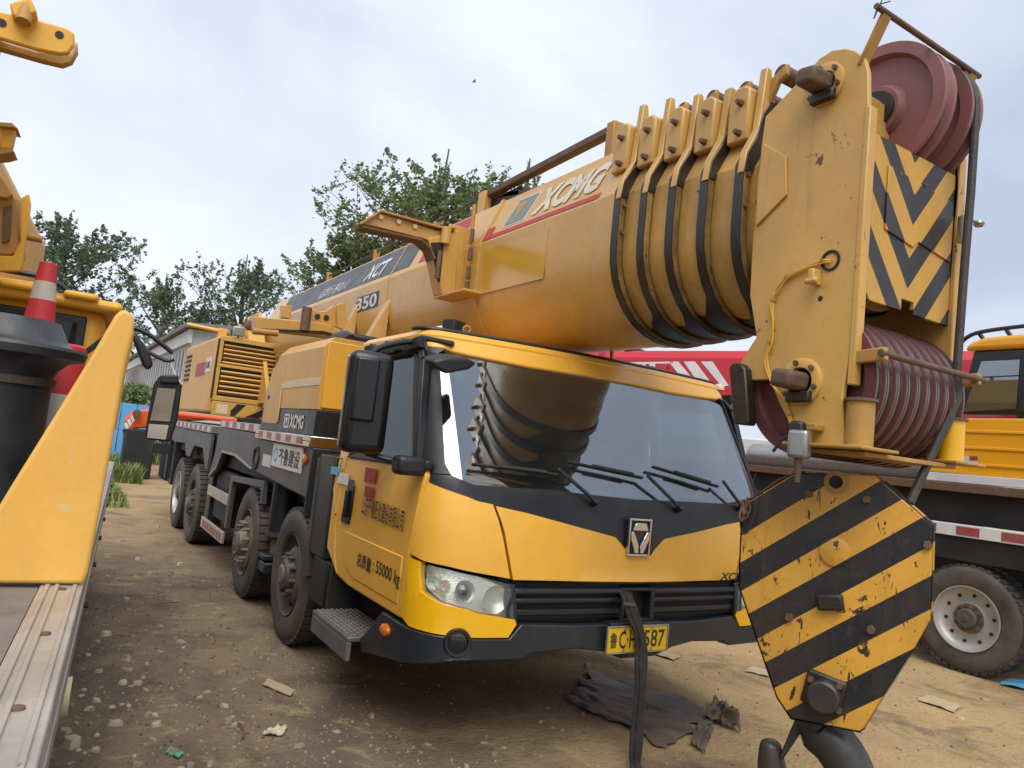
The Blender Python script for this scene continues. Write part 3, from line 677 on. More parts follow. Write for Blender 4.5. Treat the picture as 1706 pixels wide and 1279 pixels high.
for p, q in (((.0, 0), (.02, .12)), ((.13, 0), (.15, .12)), ((.02, .105), (.13, .12)), ((.02, 0), (.13, .015))):
    bx_.b2((XS - .004, ly + .02 + p[0], 1.695 + p[1]), (XS - .001, ly + .02 + q[0], 1.695 + q[1]))
bx_.build('logo_frame', 'decal_white', crane)
MB().prism([(XS - .004, ly + .055, 1.785), (XS - .004, ly + .135, 1.785), (XS - .004, ly + .095, 1.715)], (.003, 0, 0)).build('logo_mark', 'decal_white', crane)
# polished rail with red and white reflectors
rail = MB().b2((XS - .03, 5.78, 1.605), (XS + .02, 7.62, 1.65)).b2((XS - .028, 5.78, 1.56), (XS, 7.62, 1.605)).b2((XS - .03, 5.765, 1.56), (XS + .5, 5.779, 1.65)).build('side_rail', 'chrome', crane, .006)
for k in range(9):
    y = 5.98 + k * .165
    MB().b2((XS - .0335, y, 1.575), (XS - .0305, y + .155, 1.635)).build('reflector', 'reflect_red' if k % 2 == 0 else 'reflect_white', rail)
rail2 = MB().b2((XS + .015, 7.64, 1.615), (XS + .05, 9.72, 1.70)).build('side_rail', 'steel', crane, .005)
for k in range(9):
    y = 7.72 + k * .21
    MB().b2((XS + .0115, y, 1.625), (XS + .0145, y + .19, 1.69)).build('reflector', 'reflect_red' if k % 2 else 'reflect_white', rail2)
rail3 = MB().b2((XS - .02, 10.1, 1.52), (XS + .03, 13.7, 1.62)).b2((XS - .02, 10.085, 1.52), (XS + .45, 10.099, 1.62)).build('side_rail', 'steel', crane, .005)
for k in range(17):
    y = 10.2 + k * .205
    MB().b2((XS - .0235, y, 1.54), (XS - .0205, y + .16, 1.60)).build('reflector', 'reflect_red' if k % 2 else 'reflect_white', rail3)
# grey side panels
p1_ = [(5.80, 1.56), (7.60, 1.555), (7.60, 1.60), (9.74, 1.61), (9.80, 1.30), (10.0, 1.02), (9.9, .98), (9.50, 1.12), (9.30, 1.32), (8.55, 1.32), (7.72, 1.235), (5.82, 1.16)]
yzp('side_panel', p1_, 'mid_grey', XS + .015, .05, bevel=.008)
yzp('panel_edge', [(9.9, .98), (9.50, 1.12), (9.30, 1.32), (8.55, 1.32), (7.72, 1.235), (7.72, 1.255), (8.55, 1.345), (9.31, 1.345), (9.52, 1.14), (9.92, 1.0)], 'steel', XS - .005, .02, bevel=.003)
MB().lathe((XS + .02, 7.62, 1.36), (-1, 0, 0), [(0, .0), (.008, .09), (.02, .10), (.018, .115), (0, .118)], 24).build('port_cap', 'chassis_black', crane)
MB().b2((XS, 5.762, 1.05), (XS + .9, 5.80, 1.559)).build('panel_front', 'dark_grey', crane, .006)
# name plaque
q0 = onx(457, 773, XS); q1 = onx(503, 763, XS)
pl = MB().b2((XS - .004, 6.02, 1.335), (XS + .014, 6.95, 1.545)).build('name_plaque', 'decal_white', crane, .003)
text('lettering', '齐鲁建设', (XS - .005, 6.72, 1.365), (0, -1, 0), (0, 0, 1), .15, 'ink', pl, width=.66, bold=.015)
MB().lathe((XS - .0045, 6.83, 1.445), (-1, 0, 0), [(0, .045), (.002, .045), (.002, .068), (0, .068)], 24).build('plaque_ring', 'sky_blue_sticker', pl)
MB().b2((XS + .008, 7.03, 1.31), (XS + .014, 7.34, 1.42)).build('sticker', 'reflect_white', crane)
MB().lathe((XS + .012, 5.95, 1.46), (-1, 0, 0), [(0, .045), (.02, .042), (.028, .001)], 16).build('side_marker', 'amber_lens', crane)
# mud guard between door and front wheel
MB().b2((1.745, 5.15, .80), (2.3, 5.50, 1.53)).build('mud_guard', 'dark_grey', crane, .012)
MB().b2((1.76, 5.08, .48), (2.3, 5.40, .795)).build('guard_skirt', 'black_plastic', crane, .012)
MB().b2((1.735, 5.501, .62), (2.2, 5.52, 1.50)).build('mud_flap', 'rubber', crane)
# frame underneath, outrigger boxes
MB().b2((XC - .55, 3.9, .55), (XC + .55, 13.8, 1.02)).build('frame', 'chassis_black', crane, .02)
MB().b2((XC - 1.1, 4.0, 1.02), (XC + 1.1, 13.8, 1.14)).build('frame_deck', 'chassis_black', crane, .02)
MB().b2((XS + .12, 5.85, 1.141), (XO - .12, 13.7, 1.60)).build('carrier_body', 'chassis_black', crane, .01)
MB().b2((XS + .05, 8.05, 1.601), (XO - .05, 9.9, 1.64)).build('deck', 'mid_grey', crane, .01)
for sx in (XS + .06, XO - .42):
    MB().b2((sx, 9.95, .42), (sx + .36, 10.22, 1.50)).build('outrigger_housing', 'dark_grey', crane, .012)
    MB().b2((sx - .02, 13.45, .55), (sx + .36, 13.75, 1.48)).build('outrigger_housing', 'dark_grey', crane, .012)
    jk = MB().cyl((sx + .12, 7.02, .72), (sx + .12, 7.02, 1.22), .115).build('outrigger_jack', 'dark_grey', crane)
    MB().cyl((sx + .12, 7.02, .69), (sx + .12, 7.02, .73), .13).build('jack_collar', 'mid_grey', jk)
    MB().cyl((sx + .12, 7.02, .45), (sx + .12, 7.02, .70), .075).build('jack_rod', 'rusty_steel', jk)
    MB().b2((sx - .02, 6.88, .36), (sx + .26, 7.16, .46)).b2((sx - .03, 6.90, .475), (sx + .2, 7.14, .53)).build('jack_foot', 'dark_grey', jk, .015)
yzp('arch_bracket', [(8.62, .52), (8.72, .52), (8.72, 1.10), (7.24, 1.17), (7.20, .95), (7.26, .95), (7.31, 1.10), (8.60, 1.04)], 'mid_grey', XS + .02, .05)
MB().b2((XS + .06, 7.30, 1.06), (XS + .44, 8.66, 1.085)).build('arch_shelf', 'mid_grey', crane, .005)
sr = MB().bar((XS + .03, 8.72, .82), (XS + .03, 9.95, .82), .03, .12).build('side_guard', 'aluminium', crane, .005)
sr2 = MB().bar((XS + .03, 8.72, .40), (XS + .03, 10.1, .40), .03, .13).build('side_guard', 'aluminium', crane, .005)
for k in range(8): MB().b2((XS + .010, 8.82 + k * .15, .36), (XS + .013, 8.90 + k * .15, .44)).build('reflector', 'reflect_red', sr2)
MB().b2((XS + .10, 8.8, .5), (XS + .4, 9.9, 1.1)).build('battery_box', 'chassis_black', crane, .02)
yzp('rear_fender', [(10.1, 1.51), (13.7, 1.51), (13.7, 1.28), (13.3, 1.26), (12.2, 1.30), (11.95, 1.12), (11.6, 1.12), (11.35, 1.30), (10.6, 1.30), (10.25, 1.05), (10.1, 1.05)], 'mid_grey', XS + .0, .04)
MB().b2((XS - .02, 13.72, .62), (XO + .02, 13.85, 1.50)).build('tail_beam', 'dark_grey', crane, .01)
MB().b2((1.50, 13.9, 1.02), (1.74, 13.95, 1.20)).build('tail_plate', 'chassis_black', crane, .01)
# wheels
mat('hub_grey', (.24, .21, .17), .5, metal=.4, scale=14, dirt=.6, dirtcol=(.12, .08, .05), bump=.2)
def wheel(parent, c, d, rad, w, kind, name='wheel'):
    """c: centre of the outer face, d: outward axis"""
    c = Vector(c); d = Vector(d).normalized()
    r_ = rad; rr = rad * .60
    prof = [(-.012, rr), (-.002, rr * 1.04), (.0, rr * 1.08), (.012, rad * .76), (.010, rad * .86), (-.004, rad * .93), (-.03, rad * .975), (-w + .045, rad * .985), (-w + .018, rad * .955), (-w, rad * .8), (-w + .01, rr)]
    ty = MB().lathe(c, d, prof, 56)
    to = ty.build('tyre', 'rubber', parent)
    a = d.orthogonal().normalized(); b = d.cross(a); tl = MB(); n = 44
    for i in range(n):
        t = 2 * math.pi * i / n; e = a * math.cos(t) + b * math.sin(t); tg = b * math.cos(t) - a * math.sin(t)
        for k in range(2):
            off = -w * (.24 if k == 0 else .76); tt = tg * (.0 if k == 0 else math.pi * rad / n)
            p = c + d * off + e * (rad * .977) + tt
            tl.bar(p - d * w * .2, p + d * w * .2, .05, .026, e)
    tag(tl.build('tread', 'rubber_tread', to, flip=False), kind='stuff')
    if kind == 'dish':      # deep steel disc with hand holes and a wide hub
        MB().lathe(c, d, [(-.02, rr), (.004, rr), (-.004, rr * .97), (-.05, rr * .95), (-.07, rr * .86), (-.075, rr * .80), (-.025, rr * .62), (-.012, rr * .56), (-.012, rr * .42), (.0, rr * .40), (.03, rr * .38), (.05, rr * .33), (.055, .001)], 48).build('rim', 'hub_dark', parent)
        hb = MB().lathe(c, d, [(.0, rr * .24), (.058, rr * .24), (.068, rr * .2), (.07, .001)], 28).build('hub', 'hub_grey', parent)
        holes, nuts, m_h, m_n, rn, rh = 12, 10, 'chassis_black', 'hub_dark', rr * .49, rr * .72
        nl = .055
    elif kind == 'hub':     # rusty planetary hub, long studs
        MB().lathe(c, d, [(-.02, rr), (.004, rr), (-.004, rr * .96), (-.05, rr * .93), (-.06, rr * .80), (-.01, rr * .78), (.0, rr * .72), (.0, rr * .40)], 48).build('rim', 'hub_rust', parent)
        hb = MB().lathe(c, d, [(.0, rr * .40), (.03, rr * .38), (.05, rr * .32), (.06, rr * .31), (.07, rr * .26), (.072, .001)], 32).build('hub', 'hub_grey', parent)
        holes, nuts, m_h, m_n, rn, rh = 0, 12, 'chassis_black', 'hub_grey', rr * .60, 0
        nl = .06
    else:                   # silver disc
        MB().lathe(c, d, [(-.03, rr), (.006, rr), (.004, rr * .965), (-.03, rr * .95), (-.05, rr * .90), (-.075, rr * .80), (-.085, rr * .60), (-.08, rr * .50), (-.06, rr * .46), (-.055, rr * .36), (-.055, .02)], 56).build('rim', 'rim_silver', parent)
        hb = MB().lathe(c, d, [(-.06, rr * .31), (-.01, rr * .30), (.0, rr * .26), (.002, rr * .10), (.012, rr * .09), (.013, .001)], 32).build('hub', 'hub_dark', parent)
        MB().lathe(c, d, [(-.058, rr * .46), (-.05, rr * .45), (-.05, rr * .31)], 32).build('hub_flange', 'hub_rust', parent)
        holes, nuts, m_h, m_n, rn, rh = 10, 10, 'chassis_black', 'hub_dark', rr * .40, rr * .72
        nl = .02
    nb = MB()
    for i in range(nuts):
        t = 2 * math.pi * i / nuts; e = a * math.cos(t) + b * math.sin(t)
        base = -.02 if kind == 'dish' else (0 if kind == 'hub' else -.052)
        nb.cyl(c + e * rn + d * base, c + e * rn + d * (base + nl), .019, .015, 8)
    tag(nb.build('wheel_nuts', m_n, hb), kind='stuff')
    if holes:
        hbm = MB()
        for i in range(holes):
            t = 2 * math.pi * (i + .5) / holes; e = a * math.cos(t) + b * math.sin(t)
            dep = -.045 if kind == 'dish' else -.076
            hbm.cyl(c + e * rh + d * (dep - .02), c + e * rh + d * (dep + .004), rr * .055, n=12)
        tag(hbm.build('hand_holes', m_h, hb), kind='stuff')
def wheel_thing(parent, c, d, rad, w, kind):
    e = bpy.data.objects.new('wheel', None); COL.objects.link(e); e.empty_display_size = .1; place(e, Vector(c), parent); wheel(e, c, d, rad, w, kind)
for (y, kind) in ((6.03, 'dish'), (7.66, 'hub'), (11.0, 'dish'), (12.42, 'silver')):
    wheel_thing(crane, (1.775, y, .53), (-1, 0, 0), .535, .34, kind)
    wheel_thing(crane, (2 * XC - 1.775, y, .53), (1, 0, 0), .535, .34, kind)
for y in (6.03, 7.66, 11.0, 12.42): MB().cyl((2.0, y, .53), (2 * XC - 2.0, y, .53), .11).build('axle', 'chassis_black', crane)
MB().tube(smooth_path([(1.80, 6.0, .86), (1.79, 6.3, .92), (1.82, 6.33, .7), (1.85, 6.2, .55)], 5), .011).build('brake_hose', 'chassis_black', crane)

# ------------------------------------------------------------------ THE CRANE: superstructure
SY = 11.25
sup = MB().b2((1.85, SY, 1.78), (2.78, 14.2, 2.90)).build('machine_housing', 'box_yellow', crane, .05, seg=3)
zz = lambda k: 1.78 + k
MB().b2((1.842, 11.9, 2.35), (1.849, 12.75, 2.55)).build('decal_block', 'decal_red', sup)
MB().b2((1.842, 11.45, 2.38), (1.849, 11.88, 2.60)).build('decal_block', 'decal_white', sup)
text('lettering', 'XCMG', (1.8395, 11.84, 2.44), (0, -1, 0), (0, 0, 1), .10, 'decal_black', sup, width=.34, bold=.03)
for k in range(6): MB().b2((1.838, 13.4, 2.3 + k * .08), (1.849, 13.95, 2.34 + k * .08)).build('vent', 'chassis_black', sup)
# louvred front
MB().b2((1.93, SY - .02, 1.98), (2.72, SY - .002, 2.84)).build('louvre_back', 'chassis_black', sup)
for k in range(5): MB().box((2.325, SY - .03, 2.52 + k * .062), (.74, .05, .024), rx=R(-35)).build('louvre', 'old_ochre' if k % 3 == 1 else 'box_yellow', sup, .004)
for k in range(5): MB().box((2.325, SY - .03, 2.10 + k * .072), (.74, .05, .026), rx=R(-35)).build('louvre', 'box_yellow', sup, .004)
MB().b2((1.88, SY - .05, 2.455), (2.78, SY - .021, 2.50)).b2((1.88, SY - .05, 2.835), (2.78, SY - .021, 2.91)).b2((1.88, SY - .05, 1.97), (2.78, SY - .021, 2.04)).b2((1.88, SY - .05, 2.041), (1.94, SY - .021, 2.454)).b2((2.70, SY - .05, 2.041), (2.78, SY - .021, 2.454)).b2((1.88, SY - .05, 2.501), (1.94, SY - .021, 2.834)).b2((2.70, SY - .05, 2.501), (2.78, SY - .021, 2.834)).build('louvre_frame', 'box_yellow', sup, .008)
MB().b2((1.86, SY - .06, 2.0), (1.885, SY - .02, 2.86)).build('seal', 'chassis_black', sup, .005)
MB().b2((1.90, SY - .045, 1.76), (2.82, SY - .003, 1.965)).build('apron', 'box_yellow', sup, .01)
MB().prism([(2.22, SY - .049, 1.775), (2.36, SY - .049, 1.955), (2.24, SY - .049, 1.955), (2.16, SY - .049, 1.85), (2.16, SY - .049, 1.775)], (0, .003, 0)).build('hazard_stripe', 'decal_black', sup)
MB().prism([(2.36, SY - .049, 1.775), (2.56, SY - .049, 1.775), (2.66, SY - .049, 1.86), (2.66, SY - .049, 1.945)], (0, .003, 0)).build('hazard_stripe', 'decal_black', sup)
MB().b2((1.96, SY - .049, 1.79), (2.12, SY - .046, 1.93)).build('notice', 'cream_stripe', sup)
lamp = MB().box((2.12, SY - .04, 3.0), (.16, .08, .14)).build('work_lamp', 'steel', crane, .015)
MB().box((2.12, SY - .084, 3.0), (.135, .012, .115)).build('lens', 'lamp_glass', lamp, .004)
MB().b2((2.11, SY - .05, 2.90), (2.13, SY - .03, 2.94)).build('bracket', 'chassis_black', lamp)
MB().cyl((1.5, 11.8, 3.05), (1.95, 11.7, 3.02), .03).build('hand_rail', 'cab_yellow', crane)
MB().box((1.98, 11.7, 2.98), (.12, .12, .16)).build('rail_post', 'cab_yellow', crane, .01)
MB().box((2.05, 11.9, 3.02), (.16, .2, .12), rz=.3).build('roof_lamp', 'steel', crane, .05)
# slewing platform, boom foot frame, winch housing
MB().cyl((XC, 11.2, 1.62), (XC, 11.2, 1.75), .85, n=40).build('slew_ring', 'chassis_black', crane)
MB().b2((2.80, 9.9, 1.76), (4.2, 14.2, 2.0)).build('turntable', 'box_yellow', crane, .02)
for sx in (2.52, 3.68):
    MB().prism([(sx, 10.6, 2.0), (sx, 14.0, 2.0), (sx, 14.0, 2.7), (sx, 12.6, 3.45), (sx, 12.0, 3.45)], (.06, 0, 0)).build('boom_cheek', 'box_yellow', crane, .01)
MB().cyl((2.4, 12.3, 3.25), (3.9, 12.3, 3.25), .09).build('boom_pivot', 'rusty_steel', crane)
MB().b2((2.85, 13.2, 2.0), (3.65, 15.0, 2.9)).build('counterweight', 'box_yellow', crane, .04)
MB().prism([(2.3, 11.3, 2.9), (2.3, 11.5, 3.08), (2.3, 12.6, 3.08), (2.3, 12.8, 2.9)], (.25, 0, 0)).build('platform_guard', 'box_yellow', crane, .02)
MB().bar((2.15, 11.5, 3.12), (2.45, 11.5, 2.9), .06, .08).build('brace', 'box_yellow', crane, .01)
oc = MB().b2((3.75, 10.0, 1.78), (4.50, 11.6, 3.05)).build('operator_cab', 'box_yellow', crane, .05)
MB().b2((3.83, 9.985, 2.2), (4.42, 9.999, 2.95)).build('cab_window', 'window_dark', oc)
MB().cyl((XC, 9.7, 2.0), (XC, 6.6, 2.45), .16, n=32).build('luffing_cylinder', 'box_yellow', crane)
MB().cyl((XC, 6.9, 2.405), (XC, 5.9, 2.55), .11, n=32).build('cylinder_rod', 'chrome', crane)
# ------------------------------------------------------------------ THE CRANE: boom
def bprof(i, grow=0.0, y=0.0):
    """closed boom cross-section (x, z) of section i, counter-clockwise seen from the front"""
    hw = .50 - .028 * i + grow; zt = 3.66 - .026 * i + grow; zc = 3.27 - .008 * i; zs = 2.96 - .004 * i; zb = 2.455 + .010 * i - grow; tx = hw - .17
    pts = [(-tx, zt), (-hw, zc), (-hw, zs)]
    for k in range(1, 16):
        t = math.pi * k / 16; pts.append((-hw * math.copysign(abs(math.cos(t)) ** .92, math.cos(t)), zs - (zs - zb) * math.sin(t) ** .95))
    pts += [(hw, zs), (hw, zc), (tx, zt)]
    return [Vector((XC + x, y, z)) for x, z in pts]
YF = []
for i, px in enumerate(((1021, 410), (1065, 410), (1112, 410), (1165, 410), (1222, 430))):
    YF.append(onx(*px, XC - (.50 - .028 * i) - .045).y)
boom = MB().loft([bprof(0, 0, 11.9), bprof(0, 0, YF[0] + .03)]).build('boom_base', 'boom_yellow', crane, ang=20)
MB().loft([bprof(0, .012, 5.02), bprof(0, .012, 4.98)]).build('weld_band', 'boom_yellow', boom, ang=20)
MB().loft([bprof(0, .001, YF[0] + .26), bprof(0, .010, YF[0] + .2), bprof(0, .010, YF[0] + .04)]).build('end_sleeve', 'boom_yellow', boom, ang=20)
MB().loft([bprof(0, .006, 6.86), bprof(0, .006, 6.84)]).build('weld_band', 'boom_yellow', boom, ang=20)
def ring(name, i, g_out, i_in, g_in, y0, y1, m, parent, horn=0.0):
    po = bprof(i, g_out); pi = bprof(i_in, g_in); n = len(po)
    b = MB(); vs = []
    for y in (y0, y1):
        for p in po: vs.append((p.x, y, p.z))
        for p in pi: vs.append((p.x, y, p.z))
    fs = []
    for k in range(n):
        j = (k + 1) % n
        fs += [(k, j, n + j, n + k), (2 * n + j, 2 * n + k, 3 * n + k, 3 * n + j), (j, k, 2 * n + k, 2 * n + j), (n + k, n + j, 3 * n + j, 3 * n + k)]
    b.add(vs, fs); return b.build(name, m, parent)
rb = random.Random(3)
mat('section_yellow', (.58, .33, .075), .40, col2=(.46, .26, .06), scale=3.0, dirt=.5, dirtcol=(.16, .09, .035), streak=.45, chip=.45, cscale=7, chipcol=(.04, .028, .018), bump=.05, bscale=14)
mat('flange_worn', (.34, .19, .045), .45, col2=(.07, .045, .025), scale=3.5, dirt=.95, dirtcol=(.03, .024, .02), chip=.9, cscale=9, chipcol=(.02, .016, .014))
for i in range(5):
    y = YF[i]
    g5 = -.015 if i == 4 else 0
    sec = MB().loft([bprof(i + 1, g5, y + .05), bprof(i + 1, g5, (YF[i + 1] + .02) if i < 4 else 2.02)]).build('boom_section', 'section_yellow', crane, ang=20)
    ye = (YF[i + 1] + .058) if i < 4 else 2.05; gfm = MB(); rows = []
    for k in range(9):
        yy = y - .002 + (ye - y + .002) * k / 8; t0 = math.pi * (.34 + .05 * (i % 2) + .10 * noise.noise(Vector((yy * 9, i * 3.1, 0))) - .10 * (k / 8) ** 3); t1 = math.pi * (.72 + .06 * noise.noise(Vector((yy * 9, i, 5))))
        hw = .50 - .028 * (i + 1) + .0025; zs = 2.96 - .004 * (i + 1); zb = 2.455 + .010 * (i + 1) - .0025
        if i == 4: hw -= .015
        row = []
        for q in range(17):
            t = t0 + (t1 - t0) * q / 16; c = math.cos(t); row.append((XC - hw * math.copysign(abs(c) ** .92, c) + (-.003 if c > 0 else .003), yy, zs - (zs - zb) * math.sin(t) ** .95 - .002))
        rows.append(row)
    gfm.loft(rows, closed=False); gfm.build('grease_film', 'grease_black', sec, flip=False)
    fl = ring('end_flange', i, .024, i + 1, .004, y, y + .055, 'grease_black', sec)
    ring('flange_face', i, .020, i + 1, .012, y - .005, y - .001, 'flange_worn', fl)
    P = bprof(i, .03)
    for sg in (-1, 1):
        a = P[1] if sg < 0 else P[-2]; t = P[0] if sg < 0 else P[-1]
        # horn: front plate that rises past the chamfer to a blunt point
        zc = a.z; hx = a.x; s_ = -sg
        top = {0: 3.83, 1: 3.81, 2: 3.77, 3: 3.735, 4: 3.775}[i]
        hpts = [(hx, y - .004, zc - .05), (hx + s_ * .012, y - .004, zc + .06), (hx + s_ * .085, y - .004, zc + .20), (hx + s_ * .095, y - .004, top - .22), (hx + s_ * .115, y - .004, top), (hx + s_ * .15, y - .004, top), (hx + s_ * .185, y - .004, top - .20), (hx + s_ * .25, y - .004, top - .28), (hx + s_ * .25, y - .004, zc + .22), (hx + s_ * .05, y - .004, zc - .05)]
        MB().prism(hpts, (0, .044, 0)).build('horn', 'boom_yellow', fl, .006)
        # greasy inner edge of the horn
        MB().prism([(hx + s_ * .004, y - .0105, zc - .045), (hx + s_ * .016, y - .0105, zc + .05), (hx + s_ * .075, y - .0105, zc + .15), (hx + s_ * (.13 - .01 * i), y - .0105, zc + .22), (hx + s_ * (.15 - .01 * i), y - .0105, top - .25), (hx + s_ * .17, y - .0105, top - .16), (hx + s_ * .243, y - .0105, top - .285), (hx + s_ * .243, y - .0105, zc + .2), (hx + s_ * .05, y - .0105, zc - .045)], (0, .0075, 0)).build('grease_patch', 'grease_black', fl, .003)
        # pad box behind the horn: upright plate with two bolts and a ledge
        x0 = hx + s_ * .06
        dy = .185
        pb_ = MB().prism([(x0, y + .05, zc + .155), (x0, y + dy, zc + .155), (x0, y + dy, zc + .38), (x0, y + dy - .015, zc + .425), (x0, y + dy - .045, zc + .455), (x0, y + .085, zc + .455), (x0, y + .05, zc + .43)], (s_ * .2, 0, 0)).build('pad_box', 'boom_yellow', sec, .012)
        MB().prism([(hx + s_ * .125, y + .056, zc + .153), (hx + s_ * .035, y + .056, zc - .0), (x0 + s_ * .19, y + .056, zc - .0), (x0 + s_ * .19, y + .056, zc + .153)], (0, dy - .06, 0)).build('gusset', 'boom_yellow', sec, .004)
        if sg < 0:
            for zk in (.20, .36):
                MB().cyl((x0 + .003, y + .10, zc + zk), (x0 - .035, y + .10, zc + zk), .021, .014, 6).build('bolt', 'rusty_steel', pb_)
    # bolts along the flange side and lower lip
    for k in range(2 if i in (0, 4) else 0):
        MB().cyl((P[1].x + .03, y - .02, 3.18 - k * .16), (P[1].x + .03, y - .002, 3.18 - k * .16), .013, n=6).build('bolt', 'rusty_steel', fl)
    if i > 0:
        r_ = .042
        yr = y - .055; zr = {1: 3.73, 2: 3.74, 3: 3.72, 4: 3.74}[i]
        rl = MB().cyl((P[1].x + .16, yr, zr), (P[-2].x - .16, yr, zr), r_, n=20).build('guide_roller', 'rusty_steel', sec)
        for sg in (-1, 1):
            xx = (P[1].x + .145) if sg < 0 else (P[-2].x - .175)
            MB().prism([(xx, y, zr - .16), (xx, y, zr - .02), (xx, yr - .045, zr + .03), (xx, yr - .045, zr - .03), (xx, yr, zr - .05)], (.03, 0, 0)).build('roller_bracket', 'old_ochre', rl, .008)
# chamfer stickers
c0 = bprof(0)[1]; c1 = bprof(0)[0]; cdir = (c1 - c0).normalized(); cnorm = Vector((-cdir.z, 0, cdir.x))
def cham(yA, yB, tA, tB, m, name='decal', off=.002, skew=0.0):
    a = c0 + cdir * tA; b = c0 + cdir * tB; n = cnorm * off
    return MB().prism([Vector((a.x, yA, a.z)) + n, Vector((a.x, yB, a.z)) + n, Vector((b.x, yB - skew, b.z)) + n, Vector((b.x, yA - skew, b.z)) + n], -cnorm * .003).build(name, m, boom)
L = (c1 - c0).length
cham(4.88, 3.50, .02, .062, 'decal_red', off=.004); cham(5.05, 4.88, .02, .14, 'decal_red', off=.006)
def ctext(body, y0, t0, h, width, m, **kw):
    a = c0 + cdir * t0; return text('lettering', body, Vector((a.x, y0, a.z)) + cnorm * .005, (0, -1, 0), cdir, h, m, boom, width=width, **kw)
ctext('XCMG', 4.36, .10, .24, .78, 'decal_old_white', bold=.05, shear=.22)
lb = cham(4.74, 4.44, .09, .35, 'decal_old_white', off=.003, skew=.05); cham(4.72, 4.46, .105, .335, 'decal_blue', off=.0065, skew=.045)
a = c0
tri = [(4.68, .30), (4.51, .30), (4.60, .13)]
MB().prism([Vector((c0.x, y, c0.z)) + cdir * t + cnorm * .0085 for y, t in tri], -cnorm * .0015).build('logo_mark', 'old_ochre', boom)
cham(11.2, 6.42, .06, L - .02, 'decal_black', off=.003)
cham(6.22, 5.45, .06, L - .02, 'decal_red', off=.003)
ctext('XCT', 7.72, .10, .21, .62, 'decal_white', bold=.03, shear=.3)
ctext('品质行 感动人!', 9.35, .10, .15, 1.1, 'decal_white', shear=.3)
bx = c0.x - .003
n350 = MB().b2((bx, 7.06, 3.005), (bx + .002, 7.72, 3.175)).build('number_panel', 'dark_grey', boom)
text('lettering', '350', (bx - .002, 7.70, 3.02), (0, -1, 0), (0, 0, 1), .14, 'decal_white', boom, width=.60, bold=.025)
# glossy patch where an old decal was removed
MB().b2((bx + .0012, 4.05, 2.86), (bx + .0022, 4.93, 3.20)).build('clean_patch', mat('clean_yellow', (.56, .31, .03), .2, scale=1.5, coat=.6, dirt=.1, dirtcol=(.4, .22, .05)), boom)
# rail on top, over the sticker
ra = onx(812, 326, 2.86); rb_ = onx(1032, 212, 2.86)
tr_ = MB().bar(ra, rb_, .07, .055).build('top_rail', 'rusty_steel', boom, .008)
MB().b2((2.80, ra.y - .06, 3.42), (2.87, ra.y + .05, ra.z + .02)).build('rail_post', 'boom_yellow', tr_, .006)
MB().b2((2.88, ra.y - .5, 3.60), (3.1, ra.y - .02, 3.80)).build('rope_box', 'black_plastic', tr_, .02)
MB().bar((2.9, ra.y - .9, 3.67), (2.9, ra.y, 3.82), .04, .04).build('rail_brace', 'rusty_steel', tr_, .004)
MB().b2((2.80, rb_.y - .02, 3.5), (2.90, rb_.y + .06, rb_.z + .03)).build('rail_post', 'old_ochre', tr_, .008)
# jib mounting bracket with outward arm
YB = 5.25
pa_ = [ony(*q, YB) for q in ((601, 373), (632, 354), (690, 371), (726, 383), (757, 384), (757, 404), (722, 403), (704, 397), (620, 376))]
jb = MB().prism(pa_, (0, .10, 0)).build('jib_arm', 'boom_yellow', crane, .006)
pf = [ony(*q, YB) for q in ((597, 376), (632, 354), (700, 373), (732, 381), (757, 382))]
fb = MB()
for p, q in zip(pf, pf[1:]): fb.bar(p + Vector((0, .04, .008)), q + Vector((0, .04, .008)), .16, .014)
fb.build('arm_flange', 'old_ochre', jb)
pg_ = [ony(*q, YB) for q in ((601, 376), (700, 398), (715, 412), (722, 430))]
fb = MB()
for p, q in zip(pg_, pg_[1:]): fb.bar(p + Vector((0, .04, -.01)), q + Vector((0, .04, -.01)), .15, .014)
fb.build('arm_flange', 'rusty_steel', jb)
hp = [ony(*q, YB) for q in ((712, 398), (764, 384), (757, 486), (735, 490), (725, 440))]
MB().prism([p + Vector((0, -.012, 0)) for p in hp], (0, .16, 0)).build('jib_bracket', 'boom_yellow', jb, .006)
q = [ony(*p_, YB - .02) for p_ in ((718, 404), (740, 403), (733, 470), (729, 470))]
MB().prism(q, (0, .004, 0)).build('bracket_recess', 'grease_black', jb)
c_ = ony(733, 418, YB - .04); MB().cyl((c_.x, c_.y, c_.z), (c_.x, c_.y, c_.z - .22), .02).build('lock_pin', 'rusty_steel', jb)
MB().b2((2.47, YB + .0, 2.86), (2.66, YB + .02, 3.45)).b2((2.47, 4.88, 2.855), (2.64, YB + .15, 2.875)).build('bracket_web', 'boom_yellow', jb, .004)
c_ = ony(742, 390, YB - .02); MB().cyl((c_.x, YB - .03, c_.z - .08), (c_.x, YB - .03, c_.z + .05), .04).build('pivot_tube', 'boom_yellow', jb)
for zz_ in (3.35, 3.2, 3.05, 2.93): MB().cyl((2.60, YB - .16, zz_ - .05), (2.60, YB - .16, zz_ + .05), .016).build('hinge_pin', 'rusty_steel', jb)
MB().cyl((2.62, YB - .1, 3.3), (2.62, YB - .1, 3.62), .018).build('hinge_rod', 'old_ochre', jb)
for q_ in ((634, 361), (664, 369), (691, 377)):
    c_ = ony(*q_, YB - .004); MB().cyl(c_, c_ + Vector((0, -.012, 0)), .02, n=8).build('bolt', 'cream_stripe', jb)
